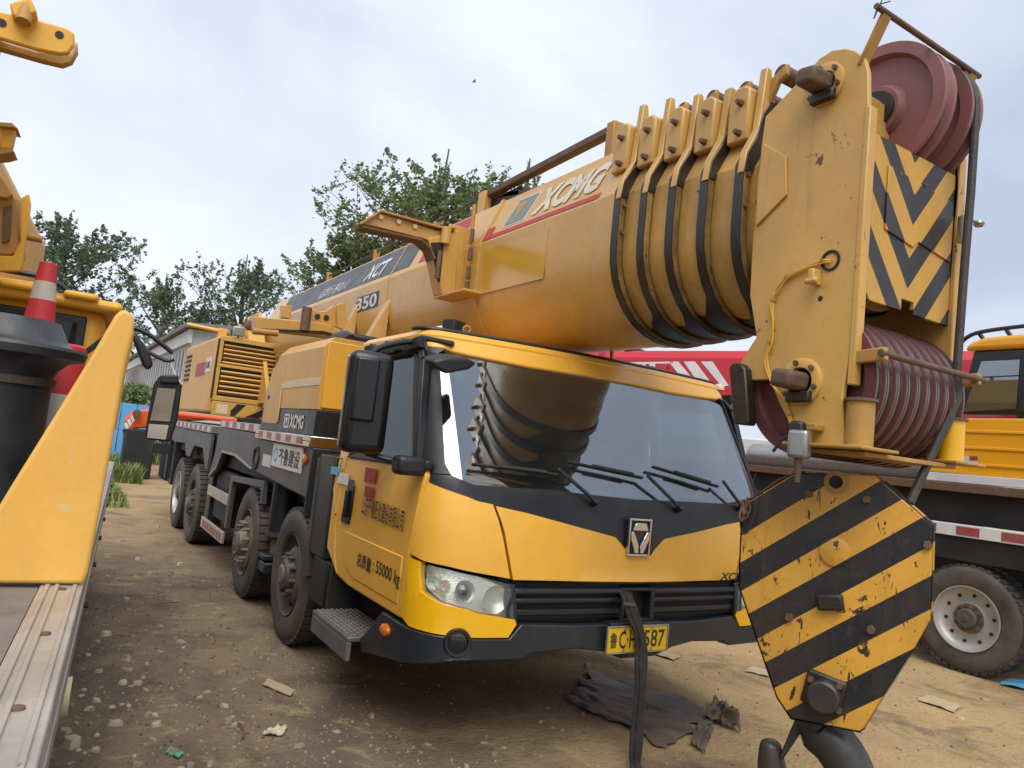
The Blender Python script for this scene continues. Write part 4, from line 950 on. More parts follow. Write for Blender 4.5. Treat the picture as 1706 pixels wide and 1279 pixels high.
# lower jib support beam laid across behind the cover, with cradle plates
Y2 = 7.75
pb2 = [ony(*q, Y2) for q in ((425, 527), (540, 538), (597, 563), (560, 563), (425, 548))]
j2 = MB().prism(pb2, (0, .16, 0)).build('jib_support', 'boom_yellow', crane, .008)
p3_ = [ony(*q, Y2 - .02) for q in ((425, 546), (540, 551), (592, 566), (592, 569), (540, 556), (425, 550))]
MB().prism(p3_, (0, .2, 0)).build('beam_lip', 'grease_black', j2, .003)
p4_ = [ony(*q, Y2 + .05) for q in ((517, 512), (529, 519), (543, 518), (556, 508), (562, 515), (562, 545), (516, 538))]
MB().prism(p4_, (0, .05, 0)).build('cradle_plate', 'boom_yellow', j2, .006)
for q_ in ((529, 527), (544, 529)):
    c_ = ony(*q_, Y2 + .04); MB().cyl(c_, c_ + Vector((0, .02, 0)), .03, n=14).build('cradle_hole', 'chassis_black', j2)
p5_ = [ony(*q, Y2 + .05) for q in ((470, 508), (487, 509), (484, 530), (470, 529))]
MB().prism(p5_, (0, .1, 0)).build('cradle_post', 'boom_yellow', j2, .006)
p6_ = [ony(*q, Y2 + .0) for q in ((562, 507), (577, 502), (577, 551), (562, 545))]
MB().prism(p6_, (0, .05, 0)).build('cradle_plate', 'boom_yellow', j2, .006)
for q_ in ((512, 512),):
    c_ = ony(*q_, Y2); MB().cyl(c_, c_ + Vector((0, .0, -.25)), .05).build('pivot_tube', 'rusty_steel', j2)
c_ = ony(421, 551, Y2); MB().cyl(c_, c_ + Vector((.25, 0, .02)), .035).build('pivot_tube', 'old_ochre', j2)
# triangular fins on the boom side
for (tpx, bl, br) in (((597, 503), (576, 556), (600, 561)), ((650, 497), (621, 571), (657, 563))):
    a = onx(*tpx, 2.63); b = onx(*bl, 2.56); c_ = onx(*br, 2.63)
    zt = a.z; y0 = a.y
    MB().prism([(2.635, y0 - .02, zt), (2.635, y0 + .0, 2.5), (2.42, y0 + .06, 2.45), (2.45, y0 + .05, 2.6)], (0, .12, 0)).build('side_fin', 'boom_yellow', boom, .01)
MB().tube([(2.86, 11.0, 3.72), (2.86, 9.5, 3.76), (2.86, 8.0, 3.78), (2.86, 6.9, 3.80), (2.86, 5.6, 3.83)], .012, 6).build('guard_cable', 'wire_rope', boom)
for yy in (9.6, 7.9, 6.35): MB().b2((2.83, yy, 3.64), (2.89, yy + .05, 3.80)).build('cable_post', 'old_ochre', boom, .004)
# ------------------------------------------------------------------ boom head
XH = 2.775; XH2 = 2 * XC - XH + .02; YH = 1.87
outl = [(1447, 235), (1446, 118), (1440, 95), (1424, 84), (1408, 80), (1385, 84), (1364, 98), (1347, 118), (1275, 194), (1268, 244), (1259, 325), (1253, 407), (1249, 492), (1260, 561), (1233, 603), (1244, 634), (1282, 632), (1300, 676), (1321, 715), (1326, 738), (1407, 744), (1403, 660), (1414, 594), (1424, 510), (1432, 400), (1440, 300)]
yz = [(p.y, p.z) for p in (onx(*q, XH) for q in outl)]
head = MB().prism([(XH, y, z) for y, z in yz], (.028, 0, 0)).build('head_plate', 'head_yellow', crane, .005)
MB().prism([(XH2, y, z) for y, z in yz], (.028, 0, 0)).build('head_plate', 'head_yellow', crane, .005)
# raised doubler and border on the near plate
dpt = [onx(*q, XH) for q in ((1275, 240), (1312, 262), (1313, 325), (1262, 378), (1265, 300))]
MB().prism(dpt, (-.014, 0, 0)).build('doubler', 'head_yellow', head, .004)
# front flange strips
for xx in (XH - .004, XH2 + .0):
    MB().b2((xx, YH - .02, 2.12), (xx + .055, YH + .01, 3.33)).build('head_flange', 'head_yellow', crane, .006)
# chevron plate
CM = 1.22; CP = .292
def chev(n, l, pos):
    x = mth(n, l, 'ABSOLUTE', lin(n, l, pos, (1, 0, 0), -(XH + XH2 + .03) / 2))
    s = mth(n, l, 'SUBTRACT', lin(n, l, pos, (0, 0, 1), -2.455), mth(n, l, 'MULTIPLY', x, CM))
    f = mth(n, l, 'FRACT', mth(n, l, 'ADD', mth(n, l, 'DIVIDE', s, CP), 10.0))
    return mth(n, l, 'GREATER_THAN', f, .52)
stripe_mat('chevron', chev, (.60, .325, .04), (.014, .016, .019), chip=.0, dirt=.25)
zc0, zc1 = 2.50, 3.235
cx0, cx1 = XH + .055, XH2 - .002
xm = (cx0 + cx1) / 2
cvp = MB().prism([(cx0, YH, zc0), (xm - .05, YH, zc0), (xm - .05, YH, zc0 + .055), (xm + .045, YH, zc0 + .055), (xm + .045, YH, zc0), (cx1, YH, zc0), (cx1, YH, zc1), (cx0, YH, zc1)], (0, .02, 0)).build('chevron_plate', 'chevron', crane, .003)
MB().prism([(cx0 + .12, YH - .008, 2.83), (cx0 + .34, YH - .008, 2.80), (cx0 + .38, YH - .008, 2.835), (cx1 - .02, YH - .008, 2.80), (cx1 - .02, YH - .008, 3.09), (cx0 + .12, YH - .008, 3.12)], (0, .0075, 0)).build('cover_plate', 'chevron', cvp, .003)
for q_ in ((1498, 290), (1540, 308), (1600, 355)):
    c_ = ony(*q_, YH); MB().cyl(c_, c_ - Vector((0, .01, 0)), .009, n=8).build('bolt', 'rusty_steel', cvp)
# sheaves
ay, az = onx(1386, 140, XH).y, onx(1386, 140, XH).z
by, bz = onx(1329, 636, XH).y, onx(1329, 636, XH).z
ay = 1.93; az = 3.27
def sheave(c, r, w, m, name='sheave', groove=True):
    c = Vector(c); h = w / 2
    prof = [(-h * .3, .05), (-h * .3, r * .28), (-h, r * .30), (-h, r * .36), (-h * .35, r * .42), (-h * .35, r * .80), (-h, r * .84), (-h, r)]
    prof += [(-h * .55, r), (-h * .2, r * .90), (h * .2, r * .90), (h * .55, r), (h, r), (h, r * .84), (h * .35, r * .80), (h * .35, r * .42), (h, r * .36), (h, r * .30), (h * .3, r * .28), (h * .3, .05)]
    s = MB().lathe(c, (1, 0, 0), prof, 72).build(name, m, crane)
    return s
KU = onx(1376, 142, XH); KL = onx(1336, 636, XH)
UR = .335; UY, UZ_ = KU.y, KU.z
for xx in (3.20, 3.43):
    s_ = sheave((xx, UY, UZ_), UR, .10, 'sheave_red')
    MB().lathe((xx, UY, UZ_), (1, 0, 0), [(-.036, UR * .905), (0, UR * .93), (.036, UR * .905)], 64).build('rope_groove', 'groove_grease', s_)
    MB().lathe((xx - .056, UY, UZ_), (1, 0, 0), [(0, .10), (-.012, .095), (-.012, .05)], 32).build('bearing', 'grease_black', s_)
MB().cyl((XH - .0, UY, UZ_), (XH2 + .03, UY, UZ_), .052, n=28).build('sheave_shaft', 'old_ochre', crane)
# shaft keeper on the outside of the near plate
def keeper(cy, cz_, r):
    k = MB().lathe((XH, cy, cz_), (-1, 0, 0), [(0, r), (.016, r), (.02, r * .94), (.02, r * .6)], 36).build('bearing_boss', 'head_yellow', crane)
    MB().box((XH - .075, cy + .005, cz_), (.15, .105, .082), rx=R(8)).build('shaft_end', 'rusty_steel', k, .022, seg=3)
    MB().box((XH - .03, cy - .01, cz_ - .07), (.035, .12, .05)).build('lock_plate', 'grease_black', k, .008)
    for a in range(6):
        t = a * math.pi / 3 + .3; MB().cyl((XH - .018, cy + math.cos(t) * r * .8, cz_ + math.sin(t) * r * .8), (XH - .036, cy + math.cos(t) * r * .8, cz_ + math.sin(t) * r * .8), .012, n=6).build('bolt', 'rusty_steel', k)
keeper(KU.y, KU.z, .10)
keeper(KL.y, KL.z, .105)
LY, LZ = KL.y, KL.z; LR = .325
nS = 9; w0 = XH + .075; wst = (XH2 - .045 - w0) / (nS - 1)
for k in range(nS):
    s_ = sheave((w0 + k * wst, LY, LZ), LR, wst * .96, 'sheave_dark', 'sheave')
    MB().lathe((w0 + k * wst, LY, LZ), (1, 0, 0), [(-wst * .30, LR * .985), (-wst * .15, LR * .955), (wst * .15, LR * .955), (wst * .30, LR * .985)], 64).build('rope_groove', 'groove_grease', s_)
    for e in (-1, 1): MB().lathe((w0 + k * wst + e * wst * .40, LY, LZ), (1, 0, 0), [(-.005, LR + .0012), (.005, LR + .0012)], 64).build('worn_rim', 'worn_rim', s_)
MB().cyl((XH, LY, LZ), (XH2 + .03, LY, LZ), .06, n=28).build('sheave_shaft', 'old_ochre', crane)
# rope retainer bars with arms
a0 = ony(1466, 587, 1.735)
MB().bar((XH + .02, 1.87, a0.z - .01), (XH + .02, 1.725, a0.z + .0), .03, .055).build('retainer_arm', 'old_ochre', crane, .006)
MB().bar((XH2 + .02, 1.87, a0.z - .01), (XH2 + .02, 1.725, a0.z + .0), .03, .055).build('retainer_arm', 'old_ochre', crane, .006)
MB().cyl((XH - .01, 1.735, a0.z), (XH2 + .07, 1.735, a0.z), .014, n=14).build('retainer_bar', 'rusty_steel', crane)
# upper retainer: leaning arms and bar above the sheaves
t0 = onx(1478, 22, XH + .02); b0_ = onx(1437, 90, XH + .02)
for xx in (XH + .02, XH2 + .01): MB().bar((xx, b0_.y, b0_.z - .06), (xx, t0.y, t0.z), .02, .06, (1, 0, 0)).build('retainer_arm', 'old_ochre', crane, .008)
MB().cyl((XH - .06, t0.y, t0.z), (XH2 + .06, t0.y, t0.z), .013, n=14).build('retainer_bar', 'rusty_steel', crane)
MB().tube(smooth_path([(XH - .02, t0.y, t0.z + .05), (XH - .05, t0.y, t0.z - .02), (XH - .07, t0.y, t0.z - .06), (XH - .04, t0.y, t0.z + .01), (XH + .02, t0.y - .01, t0.z + .05)], 5), .003, 6).build('tie_wire', 'wire_rope', crane)
# lower bollard rollers
for (qa, qb, xs_) in (((1425, 668), (1423, 742), XH), ((1590, 700), (1585, 765), XH2)):
    c_ = Vector((xs_ + (.03 if xs_ == XH else .0), 1.83, 0)); z1_, z0_ = onx(1425, 666, XH).z, onx(1423, 742, XH).z
    bo = MB().cyl((c_.x, c_.y, z0_), (c_.x, c_.y, z1_), .055, n=28).build('guide_bollard', 'old_ochre' if xs_ == XH else 'bumper_yellow', crane)
    MB().lathe((c_.x, c_.y, z1_), (0, 0, 1), [(-.004, .05), (-.004, .066), (.008, .066), (.008, .001)], 28).build('bollard_cap', 'rusty_steel', bo)
    MB().b2((c_.x - .10, c_.y - .08, z0_ - .016), (c_.x + .16, c_.y + .3, z0_ - .002)).build('bollard_base', 'old_ochre', bo, .004)
# bottom cross plate, wire harness, limit switch, cable hole, lug
MB().b2((XH + .03, 1.80, 1.83), (XH2, 2.05, 1.85)).build('head_bottom', 'old_ochre', crane, .004)
hole = onx(1384, 434, XH); MB().lathe((XH - .002, hole.y, hole.z), (-1, 0, 0), [(-.01, .001), (-.004, .034), (.004, .036), (.005, .046), (0, .048)], 28).build('cable_hole', 'chassis_black', head)
wp = [(1384, 434), (1370, 434), (1345, 444), (1312, 460), (1294, 480), (1288, 500), (1288, 535), (1282, 570), (1278, 600), (1288, 640), (1306, 665), (1316, 690), (1320, 710)]
MB().tube(smooth_path([onx(*q, XH - .012) for q in wp], 4), .006, 6).build('wire_harness', 'box_yellow', head)
MB().tube(smooth_path([onx(q[0] + 4 * math.sin(k * 2.1), q[1] + 3, XH - .016) for k, q in enumerate(wp)], 4), .004, 6).build('wire_harness', 'bumper_yellow', head)
for q in wp[1:-1:2]:
    c_ = onx(*q, XH - .012); MB().box(c_, (.016, .018, .012)).build('cable_tie', 'old_ochre', head)
c_ = onx(1364, 464, XH); MB().box((XH - .03, c_.y, c_.z), (.06, .03, .07)).cyl((XH - .05, c_.y - .03, c_.z - .02), (XH - .05, c_.y + .03, c_.z - .02), .014, n=10).build('lug', 'head_yellow', head, .006)
c_ = onx(1367, 497, XH); MB().cyl((XH - .002, c_.y, c_.z), (XH + .01, c_.y, c_.z), .012, n=14).build('drain_hole', 'chassis_black', head)
c_ = onx(1365, 713, XH); MB().box((XH - .03, c_.y, c_.z), (.06, .05, .03)).build('lug', 'old_ochre', head, .006)
c_ = onx(1332, 740, XH - .09)
ls = MB().box((c_.x, c_.y, c_.z), (.07, .085, .12), rz=.3).build('limit_switch', 'steel', crane, .015, seg=3)
MB().box((c_.x + .02, c_.y + .03, c_.z + .06), (.05, .06, .08), rz=.3).build('switch_cap', 'black_plastic', ls, .012)
MB().cyl(c_ - Vector((0, 0, .055)), c_ - Vector((0, 0, .16)), .018, .012, 12).build('switch_weight_rod', 'rusty_steel', ls)
MB().tube(smooth_path([c_ + Vector((-.01, .03, .03)), c_ + Vector((-.03, .06, .02)), c_ + Vector((-.04, .1, -.04))], 5), .007, 6).build('switch_cable', 'chassis_black', ls)
# black damper hung behind the plate
q0 = onx(1226, 612, XH - .03); 
MB().prism([onx(*q, XH - .05) for q in ((1214, 612), (1220, 604), (1232, 605), (1240, 614), (1247, 700), (1244, 708), (1222, 706))], (.06, 0, 0)).build('rope_clamp', 'grease_black', crane, .008)
# dead-end rope: over the big sheaves, down past the chevron plate, then to the hook block
rx = 3.44
arc = [Vector((rx, UY - math.cos(t) * (UR * .965), UZ_ + math.sin(t) * (UR * .965))) for t in [math.pi * .75 - k * math.pi * .75 / 14 for k in range(15)]]
ropes = MB().tube(arc + [Vector((rx, 1.765, 3.1)), Vector((rx, 1.775, 2.8)), Vector((rx, 1.785, 2.32)), Vector((rx, 1.78, 2.14))], .019, 10).build('hoist_rope', 'wire_rope', crane)
w_ = onx(1605, 372, rx)
sk = MB().cyl((rx + .03, 1.80, w_.z - .08), (rx + .03, 1.80, w_.z + .04), .03, n=14).build('rope_socket', 'steel', ropes)
MB().bar((rx + .03, 1.80, w_.z + .04), (rx + .15, 1.80, w_.z + .04), .007, .007).build('socket_arm', 'rusty_steel', ropes)
MB().lathe((rx + .155, 1.80, w_.z + .022), (0, 0, 1), [(0, .001), (.005, .018), (.018, .025), (.031, .018), (.036, .001)], 16).build('socket_ball', 'steel', ropes)
# ------------------------------------------------------------------ HOOK BLOCK
HB = ony(1393, 1000, 2.02)
nb_ = Vector((-HB.x, -HB.y, 0)).normalized(); nb_ = (Matrix.Rotation(R(-7), 3, 'Z') @ nb_); hx_ = Vector((0, 0, 1)).cross(nb_).normalized()     # hx_: to the image right
hook = root('hook_block', (HB.x, HB.y, .12), 'octagonal hook block with black and yellow diagonal stripes hanging below the sheaves', 'hook block')
hp_ = [(1236, 842), (1325, 787), (1458, 791), (1530, 854), (1555, 876), (1551, 1031), (1525, 1078), (1471, 1162), (1440, 1213), (1432, 1219), (1318, 1197), (1294, 1161), (1260, 1062), (1231, 976)]
P = [onplane(*q, HB, nb_) for q in hp_]
TAN = .79; PER = .268
ctr = onplane(1391, 919, HB, nb_)
def hstr(n, l, pos):
    s = mth(n, l, 'SUBTRACT', lin(n, l, pos, (0, 0, 1), -ctr.z), lin(n, l, pos, tuple(hx_ * TAN), -ctr.dot(hx_) * TAN))
    f = mth(n, l, 'FRACT', mth(n, l, 'ADD', mth(n, l, 'DIVIDE', s, PER), 10.24))
    return mth(n, l, 'GREATER_THAN', f, .48)
stripe_mat('hook_stripe', hstr, (.72, .37, .045), (.014, .015, .017), rough=.36, chip=1.0, dirt=.28, chipcol=(.045, .028, .018))
for k, dep in enumerate((0, -.26)):
    pl_ = MB().prism([p + nb_ * dep for p in P], -nb_ * .04).build('side_plate', 'hook_stripe', hook, .006)
    if k == 0: fpl = pl_
ed = MB()
ed.loft([[p + (p - HB).normalized() * g_ - nb_ * d_ for p in P] for g_, d_ in ((.0035, -.0015), (.0035, .0415))], cap=False)
ed.build('plate_rim', 'grease_black', fpl, flip=False)
cs = onplane(1391, 919, HB, nb_) 
for kk in range(3): MB().lathe(cs - nb_ * (.08 + kk * .075), nb_, [(-.032, .05), (-.032, .27), (-.010, .245), (.010, .245), (.032, .27), (.032, .05)], 48).build('sheave', 'sheave_dark', hook)
MB().lathe(cs, nb_, [(0, .062), (.012, .062), (.014, .058), (.014, .001)], 36).build('shaft_cover', 'hook_stripe', fpl)
for q in ((1347, 822), (1444, 832), (1545, 908), (1315, 1028), (1451, 1049)):
    c_ = onplane(*q, HB, nb_); MB().cyl(c_, c_ + nb_ * .022, .020, .016, 6).build('bolt', 'rusty_steel', fpl)
c_ = onplane(1393, 803, HB, nb_); MB().lathe(c_, nb_, [(0, .05), (.012, .05), (.014, .03), (.0, .028), (-.03, .028)], 28).build('rope_eye', 'old_ochre', fpl); MB().cyl(c_ - nb_ * .01, c_ + nb_ * .003, .027, n=20).build('eye_bore', 'chassis_black', fpl)
c_ = onplane(1384, 1002, HB, nb_); MB().box(c_ + nb_ * .02, (.04, .11, .07), rz=math.atan2(nb_.y, nb_.x), rx=.2).build('stop_block', 'grease_black', fpl, .012)
c_ = onplane(1375, 1156, HB, nb_)
MB().box(c_ - hx_ * .005 + Vector((0, 0, .01)) + nb_ * .014, (.028, .165, .15), rz=math.atan2(nb_.y, nb_.x), rx=R(-10)).build('trunnion_plate', 'grease_black', fpl, .012)
MB().lathe(c_ + nb_ * .028, nb_, [(0, .068), (.045, .066), (.052, .058), (.053, .001)], 32).build('trunnion', 'hook_steel', fpl)
for dx, dz in ((.058, .055), (-.058, .055), (.06, -.045)):
    MB().cyl(c_ + hx_ * dx + Vector((0, 0, dz)) + nb_ * .028, c_ + hx_ * dx + Vector((0, 0, dz)) + nb_ * .042, .014, n=6).build('bolt', 'rusty_steel', fpl)
# hook: shank and tapered body, double-sided
def hp(px, py, d=-.14): return onplane(px, py, HB, nb_) + nb_ * d
path = smooth_path([hp(1345, 1190), hp(1352, 1225), hp(1385, 1258), hp(1412, 1310), hp(1405, 1365), hp(1360, 1392), hp(1312, 1372), hp(1280, 1318), hp(1273, 1270), hp(1274, 1246)], 5)
nP = len(path); rad = [(.082 if t < .12 else .10 if t < .6 else .10 - (t - .6) / .4 * .062) for t in [i / (nP - 1) for i in range(nP)]]
rad[-1] = .016; rad[-2] = .034
MB().tube(path, rad, 20).build('hook', 'hook_steel', hook)
MB().prism([hp(1322, 1196, -.10), hp(1348, 1200, -.10), hp(1296, 1278, -.10), hp(1290, 1272, -.10)], -nb_ * .05).build('latch', 'hook_steel', hook, .008)
# rope end on the block, and the wire caught at its corner
rb0 = Vector((3.44, 1.78, 2.14)); rb1 = onplane(1513, 838, HB, nb_) - nb_ * .12
MB().tube([rb0 + Vector((0, 0, .06)), rb0, rb0.lerp(rb1, .5), rb1], .019, 10).build('hoist_rope', 'wire_rope', hook)
ws = [onplane(*q, HB, nb_) + nb_ * .03 for q in ((1262, 790), (1256, 808), (1262, 832), (1258, 860), (1250, 884), (1240, 888), (1236, 868), (1246, 846))]
MB().tube(smooth_path(ws, 5), .003, 5).build('tie_wire', 'wire_rope', hook)
wc = onplane(1240, 850, HB, nb_); rw = random.Random(4)
MB().tube(smooth_path([wc + Vector((rw.uniform(-.03, .03), rw.uniform(-.03, .03), rw.uniform(-.07, .07))) + nb_ * .03 for _ in range(12)], 4), .006, 5).build('tangled_wire', 'rusty_steel', hook)
MB().tube(smooth_path([onplane(*q, HB, nb_) - nb_ * .1 for q in ((1240, 832), (1256, 826), (1290, 800), (1335, 786))], 4), .01, 6).build('chain_stub', 'rusty_steel', hook)

# ------------------------------------------------------------------ tow strap hanging out of the tow socket
def strap_loft(pts, w, th):
    rings = []
    for i, p in enumerate(pts):
        d = (pts[min(i + 1, len(pts) - 1)] - pts[max(i - 1, 0)]).normalized(); s = Vector((1, .25 * math.sin(i * .6), 0)); s = (s - d * s.dot(d)).normalized(); n = d.cross(s)
        ww = w[i] if isinstance(w, list) else w
        rings.append([p + s * a * ww + n * b * th for a, b in ((-.5, -.5), (-.2, -.75), (.2, -.45), (.5, -.6), (.5, .4), (0, .6), (-.5, .4))])
    return MB().loft(rings)
sp = smooth_path([Vector((3.04, 3.46, .95)), ony(1046, 1000, 3.35), ony(1056, 1030, 3.31), ony(1066, 1062, 3.29), ony(1067, 1110, 3.27), ony(1063, 1180, 3.25), ony(1059, 1240, 3.235), Vector((3.045, 3.22, .012)), Vector((3.06, 3.12, .010))], 5)
strap = strap_loft(sp, .075, .014).build('tow_strap', 'strap_web', None)
tag(strap, 'frayed dark webbing strap hanging from the tow socket past the yellow number plate', 'strap')
st2 = strap_loft([p + Vector((.012, -.012, 0)) for p in sp[1:]], .05, .010).build('strap_fold', 'strap_web', strap)
MB().tube([ony(1046, 1006, 3.33) + Vector((-.035, 0, 0)), ony(1047, 1010, 3.325) + Vector((.04, -.01, .006))], .012, 8).build('strap_binding', 'rubber', strap)

# ------------------------------------------------------------------ LEFT NEIGHBOUR CRANE
ld = ray(213, 683); LYv = Vector((ld.x, ld.y, 0)).normalized(); LXv = Vector((LYv.y, -LYv.x, 0))
L0 = onz(139, 974, 1.15)
ML = Matrix(((LXv.x, LYv.x, 0, L0.x), (LXv.y, LYv.y, 0, L0.y), (0, 0, 1, 0), (0, 0, 0, 1)))
def LW(x, y, z): return ML @ Vector((x, y, z))
def lp(px, py, m_):      # pixel on the lateral plane at local y = m_
    return ML.inverted() @ onplane(px, py, LW(0, m_, 0), LYv)
lc = root('neighbour_crane', tuple(LW(-1.3, 3, 0)), 'older yellow truck crane close by, deck edged in bare aluminium, only partly in view', 'crane')
def LM(): return MB(ML)
LM().b2((-2.6, -1.6, 1.09), (-.118, 5.5, 1.138)).build('deck', 'wood_deck', lc)
tr0 = LM().b2((-.115, -1.6, 1.06), (-.0, 6.2, 1.146)).build('deck_trim', 'aluminium', lc, .006)
for xo in (-.10, -.075, -.028): LM().b2((xo, -1.6, 1.1462), (xo + .012, -.004, 1.153)).build('trim_rib', 'aluminium', tr0, .002)
for k in range(3): LM().lathe((-.055, -1.05 + k * .5, 1.1462), (0, 0, 1), [(0, .014), (.004, .013), (.006, .001)], 14).build('rivet', 'rusty_steel', tr0)
LM().b2((-.03, -1.6, 1.0), (.006, 6.2, 1.058)).build('trim_lip', 'steel', tr0, .004)
for k in range(1): LM().b2((.0065, -1.3 + k * .7, 1.01), (.009, -1.05 + k * .7, 1.05)).build('reflector', 'reflect_red', tr0)
LM().b2((-.20, -1.6, .62), (-.06, 6.2, .995)).build('side_skirt', 'dark_grey', lc, .01)
LM().b2((-2.2, -1.5, .45), (-.4, 6.0, .9)).build('frame', 'chassis_black', lc, .02)
for yy in (.1, 1.6, 4.6):
    e = bpy.data.objects.new('wheel', None); COL.objects.link(e); place(e, LW(-.28, yy, .5), lc); wheel(e, LW(-.28, yy, .5), LXv, .5, .3, 'dish')
for k in range(7): LM().cyl((.0, .3 + k * .75, 1.02), (.018, .3 + k * .75, 1.02), .012, n=8).build('deck_bolt', 'chassis_black', lc)
LM().cyl((-.02, -.35, .93), (.015, -.35, .93), .05, n=16).build('side_marker', 'cream_stripe', lc)
# yellow splash guard standing on the deck
wd = [lp(*q, 0) for q in ((140, 973), (147, 952), (166, 850), (190, 720), (211, 600), (223, 552), (224, 533), (217, 519), (204, 514), (192, 524), (150, 596), (85, 702), (30, 790), (-40, 905), (-60, 973))]
wz = 1.149
gd = LM().prism([(p.x, 0, max(p.z, wz)) for p in wd], (0, .05, 0)).build('guard_panel', 'fender_yellow', lc, .018, seg=3)
LM().prism([(p.x, .051, max(p.z, wz)) for p in wd[3:9]], (0, .5, 0)).build('guard_return', 'fender_yellow', gd, .01)
LM().prism([(wd[0].x - .03, .06, wz), (wd[3].x - .02, .06, wd[3].z), (wd[5].x - .04, .06, wd[5].z - .1), (wd[5].x - .04, .10, wd[5].z - .1), (wd[0].x - .03, .10, wz)], (-.02, .6, 0)).build('guard_backing', 'chassis_black', gd)
mat('drum_black', (.022, .026, .032), .42, col2=(.04, .045, .05), scale=7, dirt=.3, dirtcol=(.14, .13, .12), chip=.12, cscale=30, chipcol=(.3, .3, .3), bump=.1)
# black drum with wide brim
dm = .75
bc = lp(12, 585, dm); br_ = lp(149, 580, dm); rB = br_.x - bc.x; zt = lp(40, 545, dm).z; zl = lp(60, 600, dm).z; rb2 = lp(86, 650, dm).x - bc.x
drum = LM().lathe((bc.x, dm, 0), (0, 0, 1), [(1.14, rb2 * .98), (zl - .06, rb2), (zl - .035, rb2 * 1.06), (zl, rB * .78), (zl + .012, rB * .97), (zl + .04, rB), (zl + .052, rB * .98), (zl + .06, rB * .80), (zl + .075, rB * .74), (zt + .03, rB * .60), (zt + .04, .001)], 64).build('intake_drum', 'drum_black', lc)
LM().lathe((bc.x, dm, 0), (0, 0, 1), [(zl - .10, rb2 + .002), (zl - .10, rb2 + .012), (zl - .07, rb2 + .012), (zl - .07, rb2 + .002)], 48).build('drum_band', 'rubber', drum)
# cab with rounded roof
cm = 3.0
rL = lp(-60, 500, cm).x; rR = lp(206, 510, cm).x; zR = lp(120, 487, cm).z; zR0 = lp(120, 512, cm).z
cabl = LM().b2((rL - 1.5, cm + .06, 1.15), (rR - .10, cm + 1.5, zR0 + .02)).build('cab_body', 'neighbour_yellow', lc, .08, seg=4)
LM().b2((rL - 1.6, cm - .05, zR0), (rR, cm + 1.6, zR - .02)).build('cab_roof', 'neighbour_yellow', cabl, .07, seg=4)
LM().b2((rL - 1.2, cm + .1, zR - .03), (rR - .45, cm + 1.4, zR + .045)).build('roof_panel', 'neighbour_yellow', cabl, .05, seg=3)
for k in range(3): LM().box((rR - .25 - k * .35, cm - .02, zR - .02), (.2, .14, .05)).build('roof_clip', 'neighbour_yellow', cabl, .02)
gw = lp(140, 560, cm).x; zg1 = lp(100, 520, cm).z
LM().b2((rL - 1.2, cm + .03, 1.75), (gw, cm + .062, zg1)).build('window_frame', 'black_plastic', cabl, .03, seg=4)
LM().b2((rL - 1.15, cm + .022, 1.80), (gw - .05, cm + .028, zg1 - .05)).build('window_glass', 'side_glass', cabl)
LM().tube([(rL - .8, cm - .08, zR + .07), (rR - .5, cm - .08, zR + .06), (rR - .38, cm - .06, zR + .03), (rR - .32, cm - .06, zR - .01)], .018, 8).build('roof_rail', 'black_plastic', cabl)
# mirrors on the cab's outer side
am = cm - .1
a1 = [lp(*q, am) for q in ((205, 540), (245, 555), (288, 588))]; a2 = [lp(*q, am) for q in ((235, 580), (275, 600), (290, 598))]
mm = LM().tube(smooth_path([(p.x, am, p.z) for p in a1], 4), .016, 8).build('mirror_arm', 'black_plastic', lc)
LM().tube(smooth_path([(p.x, am, p.z) for p in a2], 4), .013, 8).build('mirror_strut', 'black_plastic', mm)
q_ = [lp(*q, am) for q in ((218, 558), (228, 556), (252, 596), (255, 610), (246, 617), (238, 610))]
LM().prism([(p.x, am - .05, p.z) for p in q_], (0, .10, 0)).build('round_mirror', 'black_plastic', mm, .02, seg=3)
q_ = [lp(*q, am) for q in ((266, 626), (298, 628), (304, 640), (296, 700), (284, 736), (246, 732), (242, 718), (256, 640))]
m1 = LM().prism([(p.x, am, p.z) for p in q_], (0, .06, 0)).build('wing_mirror', 'black_plastic', lc, .012, seg=3)
q_ = [lp(*q, am) for q in ((262, 646), (292, 648), (283, 702), (250, 700))]
zmid = sum(p.z for p in q_) / 4; LM().prism([(p.x + .0, am - .026 - .14 * (p.z - zmid), p.z) for p in q_], (0, .003, 0)).build('mirror_glass', 'mirror_glass', m1)
q_ = [lp(*q, am) for q in ((248, 706), (281, 708), (276, 732), (245, 729))]
LM().prism([(p.x, am - .004, p.z) for p in q_], (0, .003, 0)).build('mirror_glass', 'mirror_glass', m1)
q_ = [lp(*q, am) for q in ((268, 624), (297, 625), (298, 640), (266, 638))]
LM().prism([(p.x, am - .03, p.z) for p in q_], (0, .08, 0)).build('mirror_hood', 'black_plastic', m1, .012, seg=3)
w1 = [lp(*q, am) for q in ((288, 590), (286, 606), (293, 626), (303, 640))]
LM().tube(smooth_path([(p.x, am, p.z) for p in w1], 4), .006, 6).build('mirror_wire', 'white_paint', m1)
LM().bar((rR - .3, am + .05, 1.9), (a1[0].x, am, a1[0].z), .03, .03).build('arm_bracket', 'black_plastic', mm)
